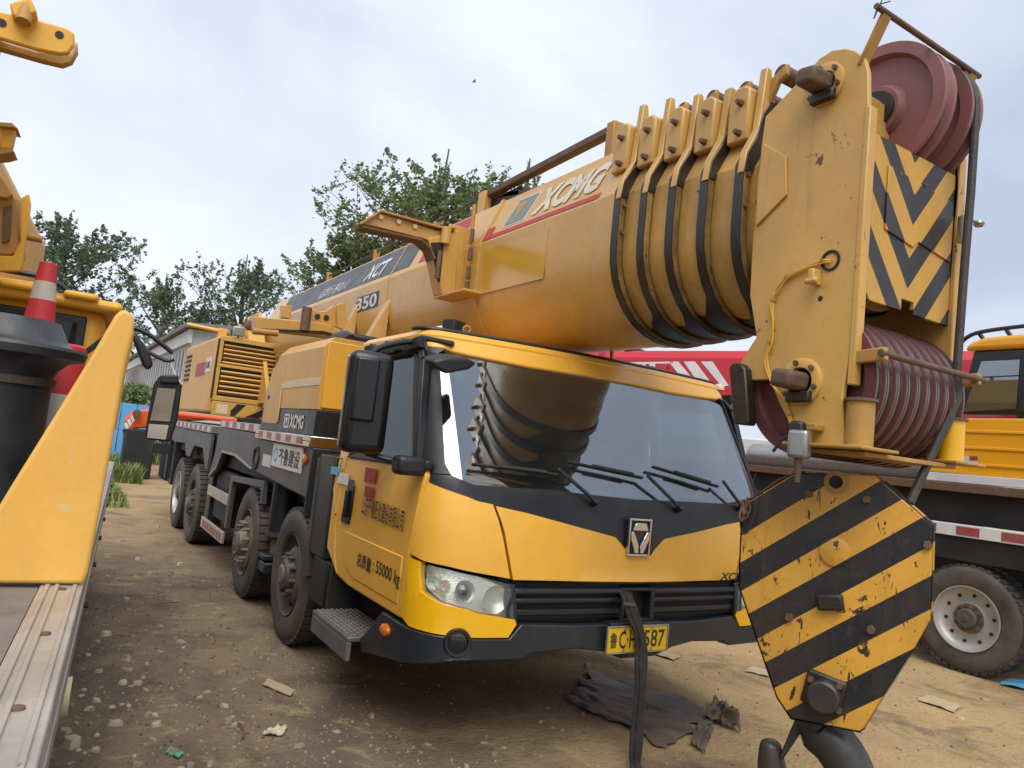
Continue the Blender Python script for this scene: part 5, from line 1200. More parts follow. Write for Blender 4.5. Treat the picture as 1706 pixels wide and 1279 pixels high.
# boom out of frame and the stowed jib ends that reach into view
jm = 1.1
def jpoly(name, px, dep, m, th, bev=.01, parent=None): 
    q = [lp(*p, jm + dep) for p in px]; return LM().prism([(p.x, jm + dep, p.z) for p in q], (0, th, 0)).build(name, m, parent or lc, bev)
jl = jpoly('jib_link', [(-60, 5), (0, 18), (50, 28), (112, 46), (124, 54), (124, 74), (115, 88), (100, 90), (60, 82), (0, 64), (-60, 55)], 0, 'neighbour_yellow', .03)
jpoly('link_plate', [(-60, 50), (0, 66), (60, 84), (118, 88), (128, 66), (130, 86), (120, 104), (104, 110), (70, 102), (0, 82), (-60, 70)], .12, 'old_ochre', .04, parent=jl)
c_ = lp(99, 58, jm); LM().cyl((c_.x, jm - .003, c_.z), (c_.x, jm + .01, c_.z), .017, n=18).build('pin_hole', 'chassis_black', jl)
c_ = lp(3, 38, jm); LM().cyl((c_.x, jm - .003, c_.z), (c_.x, jm + .01, c_.z), .018, n=18).build('pin_hole', 'chassis_black', jl)
jpoly('pin_head', [(15, 4), (50, -6), (62, 20), (36, 30), (20, 26)], -.06, 'neighbour_yellow', .09, .01, jl)
c_ = lp(42, 38, jm); LM().cyl((c_.x, jm - .05, c_.z - .02), (c_.x, jm - .03, c_.z + .06), .03, n=16).build('pin', 'old_ochre', jl)
LM().b2((lp(-60, 40, jm).x - .5, jm - .05, lp(0, 60, jm).z - .05), (lp(-58, 40, jm).x, jm + .4, lp(0, 30, jm).z + .1)).build('jib_beam', 'neighbour_yellow', jl, .02)
ib = jpoly('beam_end', [(-60, 206), (20, 208), (27, 214), (20, 248), (-60, 250)], .5, 'neighbour_yellow', .05)
jpoly('beam_flange', [(-60, 200), (20, 204), (30, 214), (20, 212), (-60, 207)], .47, 'old_ochre', .14, .003, ib); jpoly('beam_flange', [(-60, 254), (15, 246), (24, 252), (10, 256), (-60, 262)], .47, 'old_ochre', .14, .003, ib)
bk = jpoly('jib_cradle', [(-60, 300), (0, 312), (30, 330), (34, 420), (20, 425), (-60, 420)], .9, 'old_ochre', .25)
jpoly('cradle_plate', [(34, 330), (48, 322), (51, 340), (38, 440), (34, 452), (-60, 450), (-60, 424), (22, 426), (34, 400)], .86, 'neighbour_yellow', .04, .006, bk)
jpoly('cradle_face', [(-60, 292), (0, 290), (22, 324), (10, 330), (-60, 318)], .86, 'old_ochre', .04, .006, bk)
jpoly('cradle_slot', [(6, 345), (20, 340), (16, 400), (4, 405)], .885, 'rusty_steel', .012, .002, bk)
c_ = lp(52, 394, jm + .9); LM().cyl((c_.x - .03, jm + .92, c_.z), (c_.x + .05, jm + .92, c_.z), .02, n=12).build('pin', 'old_ochre', bk)
bx0 = lp(-60, 300, jm).x
bml = LM().b2((bx0 - 1.1, -.3, 2.35), (bx0 - .2, 6.0, 3.3)).build('boom', 'neighbour_yellow', lc, .12, seg=4)
for zz_, mm_ in ((lp(0, 50, jm).z, jm + .1), (lp(0, 228, jm + .5).z, jm + .55), (lp(0, 380, jm + .9).z, jm + 1.0)):
    LM().bar((bx0 - .5, mm_, zz_), (bx0 + .02, mm_, zz_), .12, .12).build('jib_mount', 'neighbour_yellow', lc, .01)
# cones standing on the deck
def cone(name, c, r0, r1, z0, z1, label, bands):
    o = root(name, tuple(ML @ Vector((c[0], c[1], z0))), label, 'traffic cone', None)
    rr = lambda z: r0 + (r1 - r0) * (z - z0) / (z1 - z0)
    for a, b, m in bands:
        LM().lathe((c[0], c[1], 0), (0, 0, 1), [(a, rr(a)), (b, rr(b))] + ([(b + .004, rr(b) * .8), (b + .004, .001)] if b == z1 else []), 40).build('cone_band', m, o)
    LM().b2((c[0] - r0 * 1.35, c[1] - r0 * 1.35, z0), (c[0] + r0 * 1.35, c[1] + r0 * 1.35, z0 + .035)).build('base', 'cone_red', o, .01)
km = 1.7; tp = lp(81, 439, km); zt_ = tp.z; z0_ = 1.139
rt = (lp(96, 443, km).x - lp(66, 443, km).x) / 2; rbm = (lp(93, 540, km).x - lp(37, 540, km).x) / 2; zb_ = lp(65, 540, km).z
slope = (rbm - rt) / (zt_ - zb_); r0 = rt + slope * (zt_ - z0_); zw1 = lp(75, 470, km).z; zw0 = lp(70, 500, km).z
cone('traffic_cone', (tp.x, km), r0, rt, z0_, zt_, 'scuffed red traffic cone with white band standing behind the black brimmed drum', [(z0_ + .035, zw0, 'cone_red'), (zw0, zw1, 'cone_white'), (zw1, zt_, 'cone_red')])
k2 = 1.15; c2 = lp(92, 620, k2); zw = lp(105, 657, k2).z; ztp = lp(100, 572, k2).z; rk = lp(140, 620, k2).x - c2.x
pd2 = root('plastic_drum', tuple(ML @ Vector((c2.x, k2, 1.138))), 'red plastic drum with pale lower half tucked behind the yellow guard panel', 'drum')
LM().lathe((c2.x, k2, 0), (0, 0, 1), [(zw + .001, rk), (ztp - .03, rk), (ztp - .01, rk * .96), (ztp, rk * .85), (ztp + .004, .001)], 36).build('drum_body', 'cone_red', pd2)
LM().lathe((c2.x, k2, 0), (0, 0, 1), [(1.139, rk * .97), (1.16, rk), (zw, rk)], 36).build('drum_band', 'cone_white', pd2)

# ------------------------------------------------------------------ RIGHT NEIGHBOUR CRANE
XR = 7.89
rc = root('neighbour_crane', (XR + 1.2, 5.0, 0), 'bright orange yellow truck crane with railed cab roof and silver wheel', 'crane')
e = bpy.data.objects.new('wheel', None); COL.objects.link(e); place(e, Vector((XR, 3.90, .53)), rc); wheel(e, (XR + .02, 3.90, .53), (-1, 0, 0), .53, .32, 'silver')
e = bpy.data.objects.new('wheel', None); COL.objects.link(e); place(e, Vector((XR, 5.6, .53)), rc); wheel(e, (XR + .02, 5.6, .53), (-1, 0, 0), .53, .32, 'silver')
def rpoly(name, px, m, x=XR, th=.04, bev=.006, parent=None): return MB().prism([onx(*q, x) for q in px], (th, 0, 0)).build(name, m, parent or rc, bev)
def rbox_(name, y0, y1, z0, z1, m, x0=XR, th=.06, bev=.008, parent=None): return MB().b2((x0, y0, z0), (x0 + th, y1, z1)).build(name, m, parent or rc, bev)
YA, YB_ = 1.5, 9.0
zr1 = onx(1620, 876, XR).z; zr0 = onx(1620, 897, XR).z
rl_ = rbox_('side_rail', YA, YB_, zr0, zr1, 'white_paint')
for k in range(16): rbox_('reflector', YA + .2 + k * .42, YA + .42 + k * .42, zr0 + .02, zr1 - .02, 'reflect_red', XR - .004, .003, 0, rl_)
rbox_('side_panel', YA, YB_, zr0 - .24, zr0 - .003, 'chassis_black', XR + .03, .05)
zd = onx(1620, 815, XR).z
rbox_('deck_edge', YA, YB_, zd - .04, zd + .05, 'rusty_steel', XR + .02, 2.3)
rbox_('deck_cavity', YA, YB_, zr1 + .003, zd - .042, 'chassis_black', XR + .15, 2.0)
MB().b2((XR + .4, YA, .45), (XR + 1.9, YB_, zr0)).build('frame', 'chassis_black', rc, .02)
XU = XR + .25
def uz(px, py): p = onx(px, py, XU); return (p.y, p.z)
ub = [uz(1592, 696), (1.6, uz(1706, 693)[1]), (1.6, uz(1706, 806)[1]), uz(1545, 785), uz(1545, 760), uz(1585, 730)]
uu = MB().prism([(XU, y, z) for y, z in ub], (1.9, 0, 0)).build('upper_body', 'orange_yellow', rc, .02)
for py_ in (722, 750, 778):
    z_ = uz(1650, py_)[1]; rbox_('body_rib', 1.6, uz(1606, py_)[0], z_, z_ + .03, 'orange_yellow', XU - .015, .02, .006, uu)
z_ = uz(1620, 803)[1]; rbox_('white_strip', 1.6, uz(1545, 793)[0], z_ - .02, z_ + .07, 'white_paint', XU - .05, .06, .006, uu)
a = uz(1604, 759); b = uz(1631, 774); rbox_('sticker', b[0], a[0], b[1], a[1], 'reflect_white', XU - .022, .006, 0, uu); rbox_('sticker', b[0], (a[0] + b[0]) / 2, (a[1] + b[1]) / 2, a[1], 'decal_red', XU - .026, .003, 0, uu)
cb = [uz(1600, 690), uz(1600, 668), uz(1622, 584), (1.6, uz(1706, 580)[1]), (1.6, uz(1706, 690)[1])]
cbo = MB().prism([(XU, y, z) for y, z in cb], (.05, 0, 0)).build('cab_frame', 'black_gloss', rc, .02)
MB().prism([(XU + 1.2, y, z) for y, z in cb], (.05, 0, 0)).build('cab_frame', 'black_gloss', rc, .02)
gp = [uz(1606, 686), uz(1636, 602), uz(1700, 599), uz(1694, 681)]
MB().prism([(XU - .012, y, z) for y, z in gp], (.005, 0, 0)).build('cab_glass', 'windscreen_glass', cbo)
gp = [uz(1712, 599), (1.65, uz(1706, 598)[1]), (1.65, uz(1706, 680)[1]), uz(1706, 681)]
MB().prism([(XU - .012, y, z) for y, z in gp], (.005, 0, 0)).build('cab_glass', 'windscreen_glass', cbo)
rf = [uz(1608, 585), uz(1616, 572), uz(1640, 563), uz(1706, 556), (1.5, uz(1706, 554)[1] + .02), (1.5, uz(1706, 582)[1])]
MB().prism([(XU - .04, y, z) for y, z in rf], (1.35, 0, 0)).build('cab_roof', 'orange_yellow', cbo, .05, seg=4)
rr_ = [onx(1594, 588, XU + .05), onx(1602, 570, XU + .05), onx(1620, 557, XU + .05), onx(1650, 550, XU + .05), onx(1706, 543, XU + .05), onx(1760, 538, XU + .05)]
rg = MB().tube(smooth_path(rr_, 4), .022, 10).build('roof_railing', 'dark_grey', rc)
for q in ((1632, 556), (1676, 548)):
    p = onx(*q, XU + .05); MB().bar(p, p + Vector((.25, .02, -.1)), .03, .03).build('railing_post', 'dark_grey', rg)
MB().cyl((XU + .2, 3.9, 1.99), (XU + .2, 7.0, 1.99), .17, n=32).build('ram_cylinder', 'steel', rc)

# ------------------------------------------------------------------ RED CRANE BEHIND
rdv = ray(-727, 583); RY = Vector((rdv.x, rdv.y, 0)).normalized(); RX = Vector((RY.y, -RY.x, 0))
d1 = ray(1600, 600); d1 = Vector((d1.x, d1.y, 0)).normalized(); R0 = d1 * 13.0
MR = Matrix(((RX.x, RY.x, 0, R0.x), (RX.y, RY.y, 0, R0.y), (0, 0, 1, 0), (0, 0, 0, 1)))
def rp(px, py, off=0.0): return MR.inverted() @ onplane(px, py, MR @ Vector((off, 0, 0)), RX)
def RMB(): return MB(MR)
red = root('neighbour_crane', tuple(MR @ Vector((.8, 4, 0))), 'red truck crane with white slashes on its boom parked behind the yellow cab', 'crane')
yl = rp(780, 590).y; yr = rp(1690, 560).y
zt1, zt0 = rp(1240, 582).z, rp(1240, 690).z
def rring(y): 
    z0, z1 = zt0, zt1; zm = (z0 + z1) / 2
    return [(0, y, z1 - .16), (.12, y, z1), (.75, y, z1), (.87, y, z1 - .16), (.87, y, z0 + .3), (.7, y, z0 + .06), (.435, y, z0), (.17, y, z0 + .06), (0, y, z0 + .3)]
rbm_ = RMB().loft([rring(yr - 1.5), rring(yl + 1)]).build('boom', 'red_paint', red, .02)
def rdec(name, px, m): return RMB().prism([(-.004, rp(*q).y, rp(*q).z) for q in px], (.003, 0, 0)).build(name, m, rbm_)
for q in ([(1114, 602), (1130, 602), (1162, 640), (1145, 640)], [(1139, 602), (1158, 602), (1190, 644), (1168, 644)], [(1168, 602), (1187, 602), (1214, 642), (1203, 644)]): rdec('slash', q, 'decal_white')
rdec('pin_stripe', [(1006, 604), (1122, 602), (1122, 605), (1006, 608)], 'decal_white'); rdec('slash', [(1000, 604), (1010, 604), (1003, 612), (996, 612)], 'decal_white')
a = rp(1028, 632); b = rp(1090, 634)
text('lettering', 'N300C', MR @ Vector((-.005, a.y, a.z + .04)), -RY, (0, 0, 1), .30, 'decal_white', red, width=abs(a.y - b.y), bold=.02, shear=.2)
for q in ((1004, 590), (1108, 613)):
    p = rp(*q); RMB().b2((-.06, p.y - .05, p.z - .12), (-.001, p.y + .05, p.z + .08)).build('boom_lug', 'red_paint', rbm_, .01)
RMB().cyl((.1, rp(1040, 580).y, zt1 + .05), (.8, rp(1040, 580).y, zt1 + .05), .08).build('boom_roller', 'chassis_black', rbm_)
zb1 = rp(1360, 752).z; zb0 = .55
body = RMB().b2((-.5, yr + .2, .75), (1.5, yl, zb1 + .12)).build('carrier_body', 'white_paint', red, .03)
for q in ([(1298, 754), (1312, 754), (1330, 782), (1312, 782)], [(1386, 752), (1404, 756), (1420, 776), (1398, 770)]):
    RMB().prism([(-.505, rp(*p, -.5).y, rp(*p, -.5).z) for p in q], (.004, 0, 0)).build('slash', 'decal_black', body)
for k in range(9):
    y0 = rp(1440 + 0, 760, -.5).y; RMB().b2((-.503, y0 - .18 - k * .16, rp(1450, 775, -.5).z), (-.499, y0 - .08 - k * .16, rp(1450, 763, -.5).z)).build('locker_window', 'window_dark', body)
RMB().cyl((-.75, yr, rp(1500, 800, -.75).z), (-.75, rp(1380, 790, -.75).y, rp(1440, 800, -.75).z), .2, n=28).build('ram_cylinder', 'steel', red)
for k in range(4):
    c_ = (-.4, yr + .8 + k * 1.9, .53); e = bpy.data.objects.new('wheel', None); COL.objects.link(e); place(e, MR @ Vector(c_), red)
    MB(MR).lathe(c_, (-1, 0, 0), [(-.3, .3), (-.3, .5), (-.25, .53), (-.05, .53), (0, .48), (.0, .3), (-.08, .26), (-.06, .001)], 40).build('tyre', 'rubber', e)
cbx = RMB().b2((-.5, yl - 2.4, zb1 + .121), (1.4, yl - .9, zb1 + 1.1)).build('driver_cab', 'red_paint', red, .06)
RMB().b2((-.506, yl - 2.2, zb1 + .5), (-.501, yl - 1.1, zb1 + 1.0)).build('cab_window', 'window_dark', cbx)
# ------------------------------------------------------------------ GROUND
def ground_mat():
    M = bpy.data.materials.new('dirt'); M.use_nodes = True; nt = M.node_tree; n = nt.nodes; l = nt.links; b = n['Principled BSDF']
    g = N(n, 'ShaderNodeNewGeometry'); pos = g.outputs['Position']
    def nz_(sc, det=8, rgh=.6, dist=0.0):
        t = N(n, 'ShaderNodeTexNoise'); t.inputs['Scale'].default_value = sc; t.inputs['Detail'].default_value = det; t.inputs['Roughness'].default_value = rgh; t.inputs['Distortion'].default_value = dist
        l.new(pos, t.inputs['Vector']); return t.outputs['Fac']
    def rmp(f, a, c):
        r = N(n, 'ShaderNodeMapRange'); r.inputs['From Min'].default_value = a; r.inputs['From Max'].default_value = c; l.new(f, r.inputs['Value']); return r.outputs[0]
    def mix(f, a, c):
        x = N(n, 'ShaderNodeMix', data_type='RGBA'); l.new(f, x.inputs[0])
        for s, v in ((6, a), (7, c)):
            if isinstance(v, tuple): x.inputs[s].default_value = (*v, 1)
            else: l.new(v, x.inputs[s])
        return x.outputs[2]
    # trodden brown aisle on one side, dry sandy earth on the other
    sand = mix(rmp(nz_(1.4), .35, .7), (.47, .32, .155), (.36, .245, .125))
    brown = mix(rmp(nz_(1.1, 8, .65, .8), .40, .62), (.25, .18, .115), (.125, .095, .070))
    s = mth(n, l, 'ADD', lin(n, l, pos, (.42, -.03, 0), -.55), mth(n, l, 'MULTIPLY', mth(n, l, 'SUBTRACT', nz_(.55, 6, .6, .5), .5), 3.0))
    far = rmp(lin(n, l, pos, (0, 1, 0), 0), 8.0, 15.0)
    s2 = mth(n, l, 'MAXIMUM', rmp(s, 0, 1), mth(n, l, 'MULTIPLY', far, .8))
    c = mix(s2, brown, sand)
    c = mix(mth(n, l, 'MULTIPLY', rmp(nz_(3.2, 6, .65, .8), .56, .66), .65), c, (.42, .32, .17))     # pale dusty patches
    c = mix(mth(n, l, 'MULTIPLY', rmp(nz_(2.1, 6, .6, .5), .60, .70), .45), c, (.17, .11, .08))     # damp reddish patches
    c = mix(mth(n, l, 'MULTIPLY', rmp(nz_(.85, 9, .66, 1.2), .50, .60), .5), c, (.105, .08, .060))     # damp trodden stains
    c = mix(mth(n, l, 'MULTIPLY', rmp(nz_(48, 4), .52, .72), .38), c, (.14, .108, .075))
    c = mix(mth(n, l, 'MULTIPLY', rmp(nz_(95, 3), .60, .72), .5), c, (.46, .38, .25))
    l.new(c, b.inputs['Base Color']); b.inputs['Roughness'].default_value = .93; b.inputs['Specular IOR Level'].default_value = .2
    v = N(n, 'ShaderNodeTexVoronoi'); v.inputs['Scale'].default_value = 34; l.new(pos, v.inputs['Vector'])
    h = mth(n, l, 'ADD', mth(n, l, 'MULTIPLY', nz_(26, 9, .68), 1.0), mth(n, l, 'MULTIPLY', v.outputs['Distance'], -.35))
    h = mth(n, l, 'ADD', h, mth(n, l, 'MULTIPLY', nz_(5, 6), .9))
    bp = N(n, 'ShaderNodeBump'); bp.inputs['Strength'].default_value = .8; bp.inputs['Distance'].default_value = .022; l.new(h, bp.inputs['Height']); l.new(bp.outputs[0], b.inputs['Normal'])
    MATS['dirt'] = M
ground_mat()
def axis(lo, hi, st, far):
    a = [lo + i * st for i in range(int((hi - lo) / st) + 1)]
    s = st; x = a[-1]; up_ = []
    while x < far: s *= 1.35; x += s; up_.append(x)
    s = st; x = a[0]; dn = []
    while x > -far: s *= 1.35; x -= s; dn.append(x)
    return dn[::-1] + a + up_
gxs = axis(-.6, 7.0, .06, 1500); gys = axis(1.8, 9.0, .06, 1500)
def gz(x, y):
    z = noise.noise(Vector((x * .9, y * .9, 0))) * .012 + noise.noise(Vector((x * 3.1, y * 3.1, 4))) * .007 + noise.noise(Vector((x * 8.3, y * 8.3, 9))) * .0035
    return z - .004 + noise.noise(Vector((x * 2.2, y * .35, 7))) * .016 - .014 * math.exp(-((x - 1.25 - .08 * math.sin(y * .7)) / .11) ** 2) - .012 * math.exp(-((x - .78 - .08 * math.sin(y * .7)) / .10) ** 2)
gm_ = MB(); W_ = len(gxs)
gm_.v = [Vector((x, y, gz(x, y))) for y in gys for x in gxs]
gm_.f = [(j * W_ + i, j * W_ + i + 1, (j + 1) * W_ + i + 1, (j + 1) * W_ + i) for j in range(len(gys) - 1) for i in range(W_ - 1)]
gr = gm_.build('ground', 'dirt', None, ang=180, flip=False); tag(gr, kind='structure')

# ------------------------------------------------------------------ loose stones
rs = random.Random(11)
def stone_mesh(b, c, r, flat, rnd, n=7):
    c = Vector(c); a0 = rnd.uniform(0, 6.3); lo = []; hi = []; e = rnd.uniform(.55, 1)
    for k in range(n):
        t = a0 + 2 * math.pi * k / n; q = r * rnd.uniform(.65, 1.1); x, y = math.cos(t) * q, math.sin(t) * q * e
        x, y = x * math.cos(a0) - y * math.sin(a0), x * math.sin(a0) + y * math.cos(a0)
        lo.append(c + Vector((x, y, -.004))); hi.append(c + Vector((x * .78, y * .78, r * flat * rnd.uniform(.7, 1.2))))
    b.add(lo + hi, [tuple(range(n, 2 * n))] + [(k, (k + 1) % n, n + (k + 1) % n, n + k) for k in range(n)])
gv = MB()
for _ in range(4200):
    if rs.random() < .62: x = rs.uniform(.25, 2.0) ; y = 2.0 + rs.random() ** 1.5 * 7
    else: x = rs.uniform(.6, 8.5); y = rs.uniform(2.0, 6.5)
    stone_mesh(gv, (x, y, gz(x, y)), .004 + .011 * rs.random() ** 3, rs.uniform(.4, .9), rs, 5)
gravel = gv.build('gravel', 'stone_pale', None, ang=20, flip=False); tag(gravel, 'fine pale gravel scattered over the dirt', kind='stuff')
gv = MB()
for _ in range(2600):
    x = rs.uniform(.25, 2.2) if rs.random() < .7 else rs.uniform(1, 8); y = 2.0 + rs.random() ** 1.4 * 7
    stone_mesh(gv, (x, y, gz(x, y)), .004 + .010 * rs.random() ** 3, rs.uniform(.4, .9), rs, 5)
mat('window_pale', (.16, .18, .19), .2, scale=.7)
mat('stone_white', (.52, .45, .34), .85, col2=(.40, .33, .23), scale=20, dirt=.5, dirtcol=(.28, .21, .13), bump=.4, bscale=80)
mat('stone_grey', (.26, .23, .19), .85, col2=(.19, .165, .13), scale=20, dirt=.4, dirtcol=(.2, .15, .1), bump=.4, bscale=80)
mat('stone_dark', (.13, .10, .078), .9, scale=20, bump=.3)
tag(gv.build('gravel', 'stone_dark', None, ang=20, flip=False), 'fine brown crumbs of earth on the ground', kind='stuff')
spots = [(207, 1116, .055), (217, 1117, .05), (229, 1138, .06), (205, 1139, .05), (165, 1119, .04), (214, 1175, .045), (251, 1165, .04), (345, 1150, .05), (374, 1173, .05), (374, 1211, .045), (378, 1200, .05), (301, 1118, .05), (346, 1058, .05), (300, 1068, .045), (122, 1238, .07), (192, 1206, .07), (176, 1060, .06), (222, 1061, .04), (255, 1232, .055), (160, 1166, .04), (290, 1252, .06), (350, 1270, .06), (260, 1205, .04), (500, 1240, .06), (560, 1215, .05), (620, 1190, .05), (110, 1215, .06), (420, 1085, .05), (280, 985, .07), (210, 1000, .06), (330, 1010, .05), (250, 955, .07), (230, 930, .06), (180, 960, .05), (300, 940, .07), (205, 900, .08), (260, 880, .09), (1310, 1050, .05), (1600, 1195, .06), (1640, 1165, .06), (1580, 1130, .05), (1500, 1250, .05), (980, 1108, .05), (900, 1200, .04), (1250, 1240, .05), (1130, 1265, .05)]
for _ in range(60):
    spots.append((rs.uniform(95, 430), rs.uniform(960, 1279), rs.uniform(.02, .045)))
for _ in range(25): spots.append((rs.uniform(560, 1690), rs.uniform(1120, 1279), rs.uniform(.015, .035)))
for (px, py, r_) in spots:
    p = onz(px, py, 0); b = MB(); stone_mesh(b, (p.x, p.y, gz(p.x, p.y)), r_ * rs.uniform(.55, .95), rs.uniform(.25, .6), rs, rs.choice((5, 6, 6, 7)))
    sm_ = rs.choice(('stone_pale', 'stone_pale', 'stone_white', 'stone_grey')); big = 'broad' if r_ > .045 else 'small'
    tag(b.build('stone_chip', sm_, None, .002, ang=20), big + {'stone_pale': ' tan', 'stone_white': ' whitish', 'stone_grey': ' greyish'}[sm_] + (' stone chip on the dirt aisle beside the parked crane' if p.x < 2.0 else ' stone chip on the sandy ground before the bumper'), 'stone', 'loose stone chips on the ground')
# ------------------------------------------------------------------ litter
def sheet(name, corners, m, amp, seed, label, cat, nx=22, ny=14, lift=.012, th=.006, ragged=.0):
    rnd = random.Random(seed); C = [Vector(c) for c in corners]; b = MB(); vs = []
    for j in range(ny + 1):
        for i in range(nx + 1):
            u, v = i / nx, j / ny
            u2 = u + ragged * noise.noise(Vector((v * 6, seed, 0))) * (1 if i in (0, nx) else .3); v2 = v + ragged * noise.noise(Vector((u * 6, seed + 5, 0))) * (1 if j in (0, ny) else .3)
            p = C[0].lerp(C[1], u2).lerp(C[3].lerp(C[2], u2), v2)
            q = abs(noise.noise(Vector((u * 4 + seed, v * 3, .3)))) + .5 * abs(noise.noise(Vector((u * 9 + seed, v * 7, 2)))) + .25 * abs(noise.noise(Vector((u * 20, v * 16, seed))))
            p.z = gz(p.x, p.y) + lift + amp * q; vs.append(p)
    n = len(vs); W = nx + 1; top = [(j * W + i, j * W + i + 1, (j + 1) * W + i + 1, (j + 1) * W + i) for j in range(ny) for i in range(nx)]
    rim = [i for i in range(nx + 1)] + [j * W + nx for j in range(1, ny + 1)] + [ny * W + i for i in range(nx - 1, -1, -1)] + [j * W for j in range(ny - 1, 0, -1)]
    bot = [v - Vector((0, 0, th)) for v in vs]
    b.add(vs + bot, top + [tuple(k + n for k in f[::-1]) for f in top] + [(rim[k + 1 if k + 1 < len(rim) else 0], rim[k], rim[k] + n, rim[k + 1 if k + 1 < len(rim) else 0] + n) for k in range(len(rim))])
    return tag(b.build(name, m, None, ang=50), label, cat)
sheet('tarpaulin', [onz(948, 1172), onz(985, 1118), onz(1195, 1190), onz(1110, 1248)], 'tarp', .036, 3, 'crumpled dark dusty tarpaulin lying on the ground below the number plate', 'tarpaulin', 44, 26, ragged=.09)
sheet('tarpaulin_scrap', [onz(1150, 1240), onz(1165, 1205), onz(1190, 1214), onz(1172, 1256)], 'tarp', .03, 8, 'small flat scrap of dark sheeting beside the crumpled tarpaulin', 'scrap', 14, 10, ragged=.12)
sheet('bag_scrap', [onz(1170, 1198), onz(1192, 1174), onz(1228, 1196), onz(1232, 1222)], 'tarp', .10, 21, 'upturned stiff dark bag scrap with a curled edge on sandy ground', 'scrap', 16, 12, ragged=.05)
sheet('cardboard_scrap', [onz(438, 1142), onz(446, 1132), onz(492, 1148), onz(484, 1158)], 'cardboard', .012, 4, 'long pale cardboard strip lying in the dirt near the step', 'cardboard', 10, 6, ragged=.06)
sheet('cardboard_scrap', [onz(1084, 1089), onz(1098, 1085), onz(1136, 1094), onz(1122, 1101)], 'cardboard', .02, 6, 'wavy torn piece of cardboard on the ground right beside the number plate', 'cardboard', 12, 6, ragged=.1)
sheet('cardboard_scrap', [onz(1528, 1166), onz(1545, 1158), onz(1602, 1178), onz(1588, 1186)], 'cardboard', .02, 7, 'flat brown cardboard piece on sandy ground in front of the silver wheel', 'cardboard', 10, 6, ragged=.07)
sheet('cardboard_scrap', [onz(1240, 1118), onz(1252, 1112), onz(1292, 1122), onz(1280, 1128)], 'cardboard', .012, 9, 'thin pale cardboard sliver on sandy ground left of the hook block', 'cardboard', 8, 5, ragged=.1)
sheet('wrapper', [onz(437, 1222), onz(447, 1214), onz(478, 1212), onz(472, 1224)], 'wrapper', .03, 12, 'crumpled blue and yellow snack wrapper on the brown gravel', 'wrapper', 12, 8, ragged=.1)
sheet('plastic_sheet', [onz(1665, 1142), onz(1680, 1132), onz(1740, 1140), onz(1730, 1156)], 'sky_blue_sticker', .03, 13, 'bright blue plastic scrap on the ground beside the silver wheel', 'plastic', 10, 6, ragged=.08)
sheet('plastic_scrap', [onz(276, 1255), onz(283, 1245), onz(306, 1252), onz(298, 1262)], 'plastic_green', .012, 14, 'little pale green plastic shard among the stone chips', 'plastic', 8, 5, ragged=.15)
for k, (px, py, dx, dy, lab) in enumerate(((404, 1232, .02, .22, 'short dry twig lying on brown gravel near the crumpled wrapper'), (250, 1010, .25, .1, 'thin dry stick lying across the dirt aisle'), (395, 935, .3, .05, 'long dark stick lying beside the second wheel'))):
    p = onz(px, py); b = MB().tube(smooth_path([(p.x, p.y, .012), (p.x + dx * .5 + .02, p.y + dy * .5, .02), (p.x + dx, p.y + dy, .01)], 4), [.006] * 8 + [.003], 6)
    tag(b.build('twig', 'bark', None), lab, 'twig')
# ------------------------------------------------------------------ grass
mat('grass_blade', (.10, .17, .035), .7, col2=(.19, .22, .06), scale=3)
gb = MB(); rg_ = random.Random(8)
def blades(x0, x1, y0, y1, n, h):
    for _ in range(n):
        x = rg_.uniform(x0, x1); y = rg_.uniform(y0, y1); a = rg_.uniform(0, 6.28); hh = h * rg_.uniform(.5, 1.2); w = .018; lx, ly = math.cos(a) * hh * .5, math.sin(a) * hh * .5
        d = Vector((-math.sin(a), math.cos(a), 0)) * w; p = Vector((x, y, gz(x, y) - .01)); q = p + Vector((lx * .35, ly * .35, hh * .65)); t = p + Vector((lx, ly, hh))
        gb.add([p - d, p + d, q + d * .7, q - d * .7, t], [(0, 1, 2, 3), (3, 2, 4)])
blades(1.25, 2.0, 19.5, 25, 2200, .42); blades(1.4, 3.6, 27, 33, 1800, .5); blades(.9, 1.4, 14.5, 19, 300, .18)
tag(gb.build('grass', 'grass_blade', None, flip=False), 'rough green grass growing along the track edge', kind='stuff')

